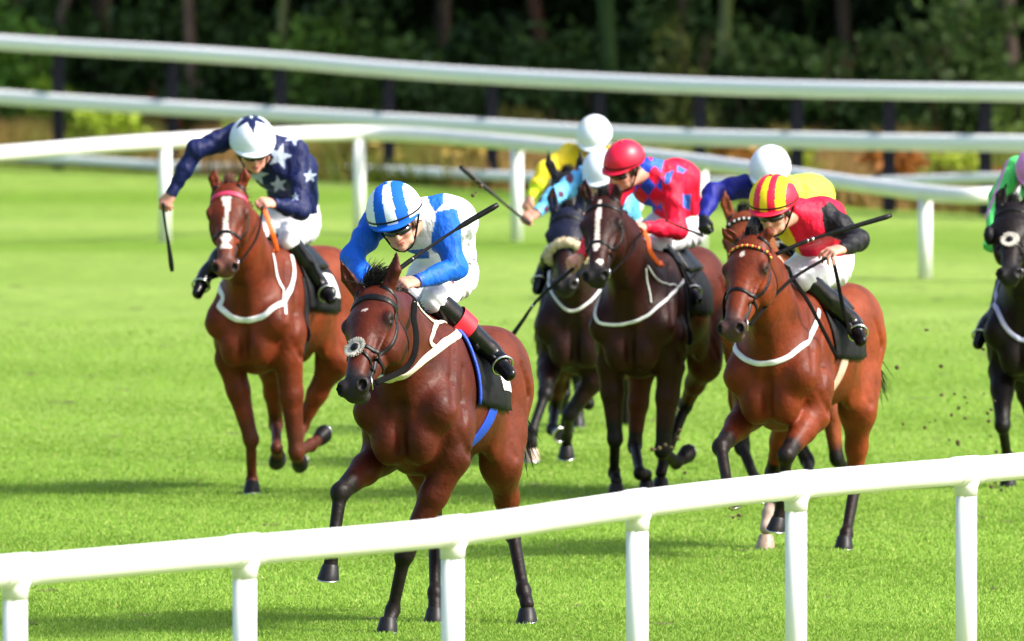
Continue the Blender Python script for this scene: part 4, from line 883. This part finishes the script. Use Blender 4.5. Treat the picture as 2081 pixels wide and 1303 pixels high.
# --- B: chestnut on the left, navy silks with stars
def markB(c, V, x, y, z, inh, joints, H):
    w = np.interp(y, [.07, .10, .14, .2, .3, .34, .37], [.010, .026, .016, .010, .012, .022, .010]); m = inh & (np.abs(x - .004 * np.sin(y * 40)) < w) & (y > .09) & (y < .37) & (z > -.05)
    m |= inh & (y > .36) & (y < .44) & (np.abs(x) < .022 + .006 * np.sin(y * 90)) & (z > -.05); m |= inh & (y > .55) & (z < -.075) & (np.abs(x) < .035)
    return np.where(m[:, None], np.array([.66, .60, .56]), c)
hB = horse('horse', 'chestnut racehorse with a white blaze and pink browband, galloping wide on the left', 540, 492, 86.0, 16, 3,
    dict(poll=(463, 372), nose=(456, 550), yaw=6, ears=((437, 344), (497, 340)), neck=.86, forelock=.06, S=.97),
    [[(510, 892, -1), (512, 978, 1), (513, 1005, -1)], [(602, 918, -1), (632, 905, 1), (654, 889, 1)],
     [(561, 862, 1), (562, 912, -1), (566, 930, 1)], [(612, 868, 1), (600, 925, -1), (610, 935, 1)]],
    dict(base=(.110, .018, .005), light=(.18, .034, .008), points=(.07, .018, .008), pts_amt=.8, hair='brown', muzzle=(.12, .06, .05), mz=.6), mark=markB,
    tack=dict(bb=mPk, bbw=.028, ny=.33, breast=[(592, 520), (597, 560), (577, 610), (540, 640), (495, 650), (450, 628), (430, 590), (.1, -.28, -.2)], breast2=[[(553, 515), (565, 570), (577, 605)], [(577, 605), (580, 640)]], bm=mWt, bw=.036, panel=flat('white_number2', (.75, .75, .76), rough=.6)))
def jerB(I):
    c = np.tile(NAVY, (len(I['V']), 1)); fr_ = I['n'][:, 1] < .35
    for st in (star(524, 356, 22, 10), star(568, 318, 27, 15), star(566, 375, 19, -10), star(598, 278, 20, 30), star(630, 358, 15, 0), star(523, 392, 22, 5), star(480, 318, 22, 0), star(600, 400, 10, 0) , star(545, 272, 17, 12)):
        c[inpoly(I['px'], I['py'], st) & fr_ & ~I['arm']['R']] = np.array([.42, .50, .68])
    return c
def capBf(a, th):
    r = sin(th) if th < pi / 2 else 1; x, y = r * sin(a), r * cos(a); k = (math.atan2(x, y) / (2 * pi) * 5) % 1; k = abs(k - .5) * 2; R = .34 + .44 * max(0, (k - 0)) ** 1.3
    return 1 if r < R * .95 else 0
jB = jockey(hB, 'jockey in navy silks with pale stars, right arm swung out, on the chestnut',
    dict(head=(515, 309, -.12), neck=(548, 305, -.02), pelvis=(600, 442, .34), back=(590, 345, .18), shL=(600, 308, .04), shR=(482, 276, .0), elL=(612, 428, -.12), wrL=(556, 414, -.28), elR=(398, 304, -.12), wrR=(348, 394, -.16),
         hipL=(612, 462, .34), hipR=(556, 462, .3), knL=(586, 490, 0), anL=(648, 574, .14), toL=(664, 596, 0), anR=(424, 552, .12), toR=(412, 590, -.02)),
    (.12, -.90, -.36), (-.05, -.4, .88), (capBf, [mW, mN], mW), jerB, dict(L=dict(dir=(-.6, -.6, .1), back=(-.1, -.8, .6)), R=dict(dir=(-.45, -.25, -.85), back=(-.3, -.9, .2), thumb=1)), vox=.008, silkvox=.007, cuffs=('navy', tuple(NAVY)), capS=1.18)
rein(hB, [hB['H'](.06, .50, -.09), hB['H'](.13, .25, -.2), jB['grip']['L']], .014)
rein(hB, [jB['grip']['L'], P(552, 470, 85.6), P(562, 508, 85.7), P(553, 515, 85.8)], .030, mOr)
whip('black whip hanging down from the outstretched hand of the jockey in navy', [(331, 412, -.2), (335, 450, -.2), (343, 500, -.2), (350, 552, -.2)], 86, ((0, .4, .5, .9, 1), (.010, .008, .008, .017, .012)))

# --- F: bright bay on the right, red yellow and black silks
def markF(c, V, x, y, z, inh, joints, H):
    m = inh & (np.sqrt(((x + .005) / .012) ** 2 + ((y - .12) / .020) ** 2) < 1) & (z > -.06); c = np.where(m[:, None], np.array([.6, .5, .45]), c)
    j = joints[2]; d, t = seg_d(V, j[2], j[3]); m2 = (d < .075); return np.where(m2[:, None], np.array([.50, .36, .30]), c)
hF = horse('horse', 'bright bay racehorse with a red and gold beaded browband, on the right', 1600, 580, 78.5, 16, 1,
    dict(poll=(1520, 478), nose=(1478, 675), yaw=27, ears=((1466, 462), (1560, 462)), neck=.84, forelock=.07),
    [[(1465, 908, -1), (1478, 985, -1), (1502, 1022, -1)], [(1598, 925, -1), (1590, 1020, 1), (1581, 1062, 0)],
     [(1570, 960, 1), (1562, 1045, -1), (1553, 1095, -1)], [(1738, 985, 1), (1720, 1085, -1), (1713, 1128, -1)]],
    dict(base=(.125, .020, .005), light=(.20, .039, .009), hooves=[0, 0, 1, 0], pts_amt=.97, muzzle=(.05, .035, .035), mz=.8), vox=.010, mark=markF,
    tack=dict(beads=(mGold, mRb), ny=.33, breast2=None or [], breast=[(1664, 630), (1648, 680), (1605, 724), (1550, 739), (1508, 726), (.28, -.22, -.28), (.05, -.28, -.1)], bm=mWt, bw=.030, gf=-.30, girth=flat('girth_beige', (.50, .36, .27), rough=.6)))
def jerF(I):
    c = np.tile(RED, (len(I['V']), 1)); c[I['arm']['L'] | I['arm']['R']] = np.array([.008, .008, .012])
    c[inpoly(I['px'], I['py'], [(1560, 470), (1598, 455), (1612, 480), (1620, 500), (1640, 545), (1560, 545)]) & ~I['arm']['L']] = YEL; return c
jF = jockey(hF, 'jockey in red and yellow silks with black sleeves and a red and yellow cap',
    dict(head=(1574, 432, -.18), neck=(1618, 428, -.04), pelvis=(1682, 528, .34), back=(1660, 450, .18), shL=(1668, 432, .04), shR=(1552, 450, -.02), elL=(1746, 488, -.06), wrL=(1712, 506, -.30), elR=(1524, 505, -.14), wrR=(1556, 526, -.36),
         hipL=(1688, 548, .32), hipR=(1640, 550, .3), knL=(1636, 570, -.04), anL=(1728, 650, .14), toL=(1738, 690, -.02)),
    (-.34, -.86, -.32), (-.10, -.26, .95), (sect(.33, .13), [mY, mR], mR), jerF, dict(L=dict(dir=(-.75, -.6, -.15), back=(.1, -.5, .85), curl=(.7, .8, .5), spread=.6), R=dict(dir=(.5, -.8, 0), back=(0, -.6, .8))), bandc=M['leather'], capS=1.13, vox=.007)
rein(hF, [hF['H'](.06, .50, -.09), P(1600, 575, 77.9), jF['grip']['L']], .018)
rein(hF, [hF['H'](-.06, .50, -.09), hF['H'](-.13, .2, -.2), jF['grip']['R']], .018)
rein(hF, [jF['grip']['L'], P(1700, 560, 78.3), P(1712, 620, 78.4), P(1728, 680, 78.4)], .022)
rein(hF, [P(1592, 540, 78.0), P(1640, 610, 78.1), P(1672, 670, 78.2), P(1700, 725, 78.3)], .022)
whip('black whip with white beads held up to the right across the black sleeve', [(1574, 518, -.42), (1648, 487, -.38), (1730, 462, -.34), (1812, 438, -.30)], 78.5, ((0, .30, .35, .5, .55, .97, 1), (.012, .012, .0085, .009, .013, .015, .011)), (.31, .37))

# --- C: dark bay in the middle, red and blue silks
def markC(c, V, x, y, z, inh, joints, H):
    w = np.interp(y, [.05, .1, .14, .3, .36, .40], [.008, .012, .014, .010, .018, .006]); m = inh & (np.abs(x + .004) < w) & (y > .03) & (y < .40) & (z > -.05)
    m |= inh & (np.sqrt(((x - .02) / .014) ** 2 + ((y - .47) / .02) ** 2) < 1) & (z > -.06); return np.where(m[:, None], np.array([.66, .58, .52]), c)
hC = horse('horse', 'dark bay racehorse with a thin white face stripe in the middle of the pack', 1312, 498, 85.6, 13, 2,
    dict(poll=(1222, 398), nose=(1207, 566), yaw=16, ears=((1188, 362), (1250, 372)), neck=.84, forelock=.07, S=.98),
    [[(1250, 892, -1), (1248, 960, 1), (1256, 990, -1)], [(1346, 915, -1), (1374, 940, 1), (1392, 928, 1)],
     [(1290, 905, 1), (1300, 962, -1), (1322, 968, 1)], [(1394, 822, 1), (1350, 935, -1), (1338, 980, -1)]],
    dict(base=(.026, .005, .003), light=(.11, .018, .006), pts_amt=.97), mark=markC,
    tack=dict(ny=.33, breast=[(1395, 560), (1368, 595), (1325, 635), (1285, 655), (1240, 660), (1210, 645), (.22, -.22, -.2), (.05, -.28, -.05)], breast2=[[(1312, 545), (1318, 590), (1322, 615)], [(1315, 540), (1345, 575), (1378, 585)]], bm=mWt, bw=.020))
def jerC(I):
    c = np.tile(RED, (len(I['V']), 1)); u = I['px'] * .8 + I['py'] * .55; v = I['px'] * .75 - I['py'] * .65
    loz = ((np.floor(u / 26) + np.floor(v / 26)) % 2 == 0); tor = ~(I['arm']['L'] | I['arm']['R']); c[loz & tor & (I['px'] < 1345)] = np.array([.012, .06, .55])
    for p in ([(1330, 312), (1352, 320), (1345, 345), (1322, 335)], [(1352, 352), (1370, 345), (1362, 372), (1350, 375)], [(1376, 335), (1396, 345), (1390, 352), (1375, 350)], [(1388, 395), (1405, 395), (1402, 430), (1388, 420)]): c[inpoly(I['px'], I['py'], p) & (I['n'][:, 1] < .3)] = np.array([.03, .13, .55])
    return c
jC = jockey(hC, 'jockey in red silks with blue diamonds and a plain red cap',
    dict(head=(1270, 345, -.16), neck=(1318, 342, -.02), pelvis=(1382, 455, .34), back=(1368, 370, .18), shL=(1362, 356, .03), shR=(1268, 368, -.02), elL=(1378, 468, -.08), wrL=(1310, 462, -.28), elR=(1222, 450, -.2), wrR=(1182, 520, -.34),
         hipL=(1398, 468, .32), hipR=(1345, 466, .3), knL=(1335, 498, -.02), anL=(1392, 572, .14), toL=(1408, 600, 0)),
    (-.66, -.62, -.40), (-.12, -.34, .90), (lambda a, t: 0, [mR], mR), jerC, dict(L=dict(dir=(-.7, -.6, 0), back=(-.1, -.8, .6)), R=dict(dir=(-.7, -.4, -.4), back=(-.3, -.8, .4))), vox=.008, silkvox=.007, bandc=M['leather'], cuffs=('red', tuple(RED)), capS=.97)
rein(hC, [hC['H'](.06, .50, -.09), hC['H'](.13, .25, -.2), jC['grip']['L']], .014)
rein(hC, [jC['grip']['L'], P(1288, 510, 85.2), P(1305, 540, 85.3), P(1325, 555, 85.4)], .030, mOr)
whip('black whip slanting down left from the hand of the jockey in the red cap', [(1166, 545, -.45), (1096, 606, -.42), (1060, 655, -.4), (1030, 698, -.4)], 85.6, ((0, .4, .45, .7, .95, 1), (.012, .010, .0085, .013, .016, .010)), (.46,))

# --- D: dark horse with navy hood and sheepskin noseband, light blue silks
hD = horse('horse', 'dark horse in a navy hood with a thick cream sheepskin noseband', 1182, 505, 90.2, 6, 2,
    dict(poll=(1150, 420), nose=(1146, 585), yaw=8, ears=((1125, 372), (1178, 372)), neck=.80, forelock=.05),
    [[(1108, 800, -1), (1082, 875, -1), (1080, 925, -1)], [(1158, 842, -1), (1152, 885, 1), (1151, 905, 1)],
     [(1128, 830, 1), (1122, 872, -1), (1140, 885, -1)], [(1182, 800, 1), (1196, 820, -1), (1190, 800, 1)]],
    dict(base=(.018, .005, .004), light=(.09, .020, .01), hood=(.008, .010, .028), hooves=[1, 0, 0, 0]), vox=.013,
    tack=dict(ny=.30, sheep=True, breast=[(1230, 560), (1195, 615), (1160, 632), (1125, 600), (.1, -.28, -.1)], bw=.018, bm=mWt))
def jerD(I):
    c = np.tile(np.array([.13, .48, .82]), (len(I['V']), 1))
    for x, y, r in ((1158, 362, 8), (1128, 367, 6), (1094, 402, 7), (1140, 395, 6), (1180, 385, 7), (1110, 425, 5), (1172, 340, 6), (1200, 400, 7)): c[((I['px'] - x) / r) ** 2 + ((I['py'] - y) / (r * 1.3)) ** 2 < 1] = np.array([.09, .02, .04])
    return c
jD = jockey(hD, 'jockey in light blue silks with dark spots, mostly behind the red capped jockey',
    dict(head=(1222, 362, -.1), neck=(1232, 372, .0), pelvis=(1258, 460, .34), shL=(1262, 378, .04), shR=(1184, 364, .0), elR=(1128, 398, -.2), wrR=(1092, 432, -.34), elL=(1262, 450, -.1), wrL=(1200, 440, -.3), hipL=(1270, 470, .32), hipR=(1215, 470, .3), knR=(1130, 510, 0), anR=(1108, 545, .1), toR=(1100, 575, 0)),
    (-.25, -.8, -.5), (-.1, -.5, .85), (lambda a, t: 0, [mW], mW), jerD, dict(R=dict(dir=(-.75, -.4, -.4), back=(-.2, -.85, .5), thumb=1)), vox=.0095, cuffs=('sky', (.13, .48, .82)))
whip('black whip angled up left from the hand of the jockey in light blue', [(1078, 456, -.42), (1030, 418, -.42), (985, 380, -.42), (934, 338, -.42)], 90.2, ((0, .1, .5, .6, .96, 1), (.011, .009, .009, .013, .016, .011)))

# --- E: black horse behind, yellow silks
hE = horse('horse', 'black horse at the very back, only its ear and forehead showing', 1200, 478, 95.2, 5, 2,
    dict(poll=(1150, 348), nose=(1150, 500), yaw=8, ears=((1112, 302), (1178, 305)), neck=.84, forelock=.05), [None] * 4,
    dict(base=(.012, .012, .016), light=(.016, .014, .016)), vox=.016, tack=dict(nose=False, pad=False), tail=False)
jerE = lambda I: np.where(((I['py'] > 372) & I['arm']['R'])[:, None], np.array([.62, .75, .03]), np.tile(np.array([.88, .66, .03]), (len(I['V']), 1)))
jE = jockey(hE, 'jockey in yellow silks and white spotted cap at the back of the pack',
    dict(head=(1208, 290, -.1), neck=(1214, 318, 0), pelvis=(1245, 400, .34), shL=(1258, 322, .04), shR=(1160, 314, .0), elR=(1108, 345, -.18), wrR=(1078, 400, -.24), elL=(1270, 400, -.1), wrL=(1215, 410, -.3)),
    (-.2, -.75, -.5), (-.05, -.5, .85), (lambda a, t: 1 if (int(a / (2 * pi) * 24) % 4 == 0 and .50 < t < .68) or t < .12 else 0, [mW, flat('pale_gold', (.75, .55, .12))], mW), jerE, {}, vox=.011)

# --- G: bay behind the bright bay, navy sleeves and yellow body
def markG(c, V, x, y, z, inh, joints, H):
    return c
hG = horse('horse', 'bay racehorse with a white and black beaded browband, almost hidden behind the bright bay', 1572, 510, 85.2, 10, 2,
    dict(poll=(1507, 428), nose=(1512, 590), yaw=14, ears=((1472, 378), (1532, 385)), neck=.84, forelock=.06),
    [[(1508, 908, -1), (1535, 975, -1), (1550, 1015, -1)], None, [(1640, 935, 1), (1650, 990, -1), (1650, 1010, -1)], [(1700, 930, 1), (1756, 1008, 1), (1766, 1035, 1)]],
    dict(base=(.16, .036, .012), light=(.2, .05, .016), hooves=[0, 0, 0, 1]), vox=.014, tack=dict(beads=(mWt, M['leather'])))
def jerG(I):
    c = np.tile(np.array([.62, .82, .06]), (len(I['V']), 1)); c[I['arm']['R'] | I['arm']['L']] = np.array([.010, .014, .22]); c[(I['px'] > 1600)] = np.array([.62, .82, .06]); return c
jG = jockey(hG, 'jockey with navy sleeves, fluorescent yellow body and plain white cap behind the striped cap',
    dict(head=(1565, 362, -.14), neck=(1592, 380, -.02), pelvis=(1655, 480, .34), back=(1640, 400, .18), shL=(1638, 390, .04), shR=(1524, 378, .0), elR=(1448, 392, -.1), wrR=(1430, 440, -.26), elL=(1655, 470, -.1), wrL=(1580, 480, -.3)),
    (-.2, -.8, -.45), (-.05, -.45, .88), (lambda a, t: 0, [mW], mW), jerG, dict(R=dict(dir=(-.05, -.5, -.8), back=(-.6, -.7, .3))), vox=.009, gloves=dict(R=(.008, .008, .01), L=(.008, .008, .01)), capS=1.06)
whip('thin dark whip end sticking out left of the black gloved hand', [(1430, 480, -.4), (1405, 470, -.4), (1380, 460, -.4), (1352, 448, -.4)], 85.2, ((0, .5, .9, 1), (.010, .007, .006, .009)))

# --- H: almost black horse cut by the right edge, green and pink silks
hH = horse('horse', 'nearly black racehorse with a pale nose pad at the right edge of the photo', 2104, 512, 87.0, 10, 2,
    dict(poll=(2056, 408), nose=(2050, 560), yaw=8, ears=((2046, 372), (2102, 372)), neck=.86, forelock=.06), [None, None, None, None],
    dict(base=(.007, .004, .004), light=(.012, .006, .005)), vox=.014, tack=dict(cross=True, ny=.30, hoodcup=M['cloth'], breast=[(2180, 620), (2110, 688), (2065, 685), (2035, 650), (2024, 600), (.0, -.28, -.1)], bm=flat('lilac_web', (.5, .5, .75)), bw=.028))
def jerH(I):
    c = np.tile(np.array([.10, .68, .16]), (len(I['V']), 1)); c[(np.sin(I['px'] * .16 + I['py'] * .06) > .90)] = np.array([.62, .26, .55]); return c
jH = jockey(hH, 'jockey in pale green silks with pink cap at the right edge of the photo',
    dict(head=(2102, 360, -.16), neck=(2115, 350, 0), pelvis=(2160, 460, .34), shL=(2165, 352, .04), shR=(2068, 342, .0), elR=(2028, 402, -.1), wrR=(2014, 476, -.26), anR=(2008, 655, .1), toR=(2000, 685, 0), knR=(2062, 600, -.02)),
    (-.1, -.8, -.55), (0, -.5, .85), (lambda a, t: 0, [flat('pink_cap', (.60, .22, .50), rough=.4)]), jerH, {}, vox=.0095, gloves=dict(R=(.10, .68, .16), L=(.1, .68, .16)), capS=1.0)
# sponsor lettering and red flash on the leading jockey's breeches
def on_surface(sdfs, px, py, Y0):
    b = None
    for q in sdfs:
        r_ = q.ray(px, py, Y0)
        if r_ is not None and (b is None or r_[1] < b[0][1]): b = (r_, q.grad(r_[None])[0])
    return b
for k, ch_ in enumerate('SSROI'):
    px, py = 953 + 8.0 * k, 536 - 8.5 * k; r_ = on_surface([jA['t'], jA['j']], px, py, 71.2)
    if r_ is None: continue
    p, nn = r_; cu = bpy.data.curves.new('lettering', 'FONT'); cu.body = ch_; cu.size = .032; cu.align_x = 'CENTER'; cu.extrude = .001
    o = bpy.data.objects.new('tmp', cu); COL.objects.link(o); bpy.context.view_layer.update(); me = bpy.data.meshes.new_from_object(o); bpy.data.objects.remove(o)
    ex = nz(RT * cos(radians(42)) + UPV * sin(radians(42))); ex = nz(ex - nn * (ex @ nn)); ey = np.cross(nn, ex); b0 = np.array(jA['root']['_b']); w = p + nn * .013 - b0
    me.transform(Matrix(((ex[0], ey[0], nn[0], w[0]), (ex[1], ey[1], nn[1], w[1]), (ex[2], ey[2], nn[2], w[2]), (0, 0, 0, 1)))); me.materials.clear(); me.materials.append(M['cloth'])
    o = bpy.data.objects.new('letter', me); COL.objects.link(o); o.parent = jA['root']
r_ = on_surface([jA['t']], 917, 571, 71.2)
if r_ is not None:
    p, nn = r_; a1 = nz(UPV - nn * (nn @ UPV)) * .020 ; a1 = a1 - RT * .008; V_, F_ = ribbon_g([p + a1 + nn * .002, p + nn * .004, p - a1 + nn * .002], np.array([nn] * 3), .010, .004); make('red_flash', V_, F_, mR, jA['root'])
for o in list(bpy.data.objects):
    for k in ('_b', '_s'):
        if k in o: del o[k]
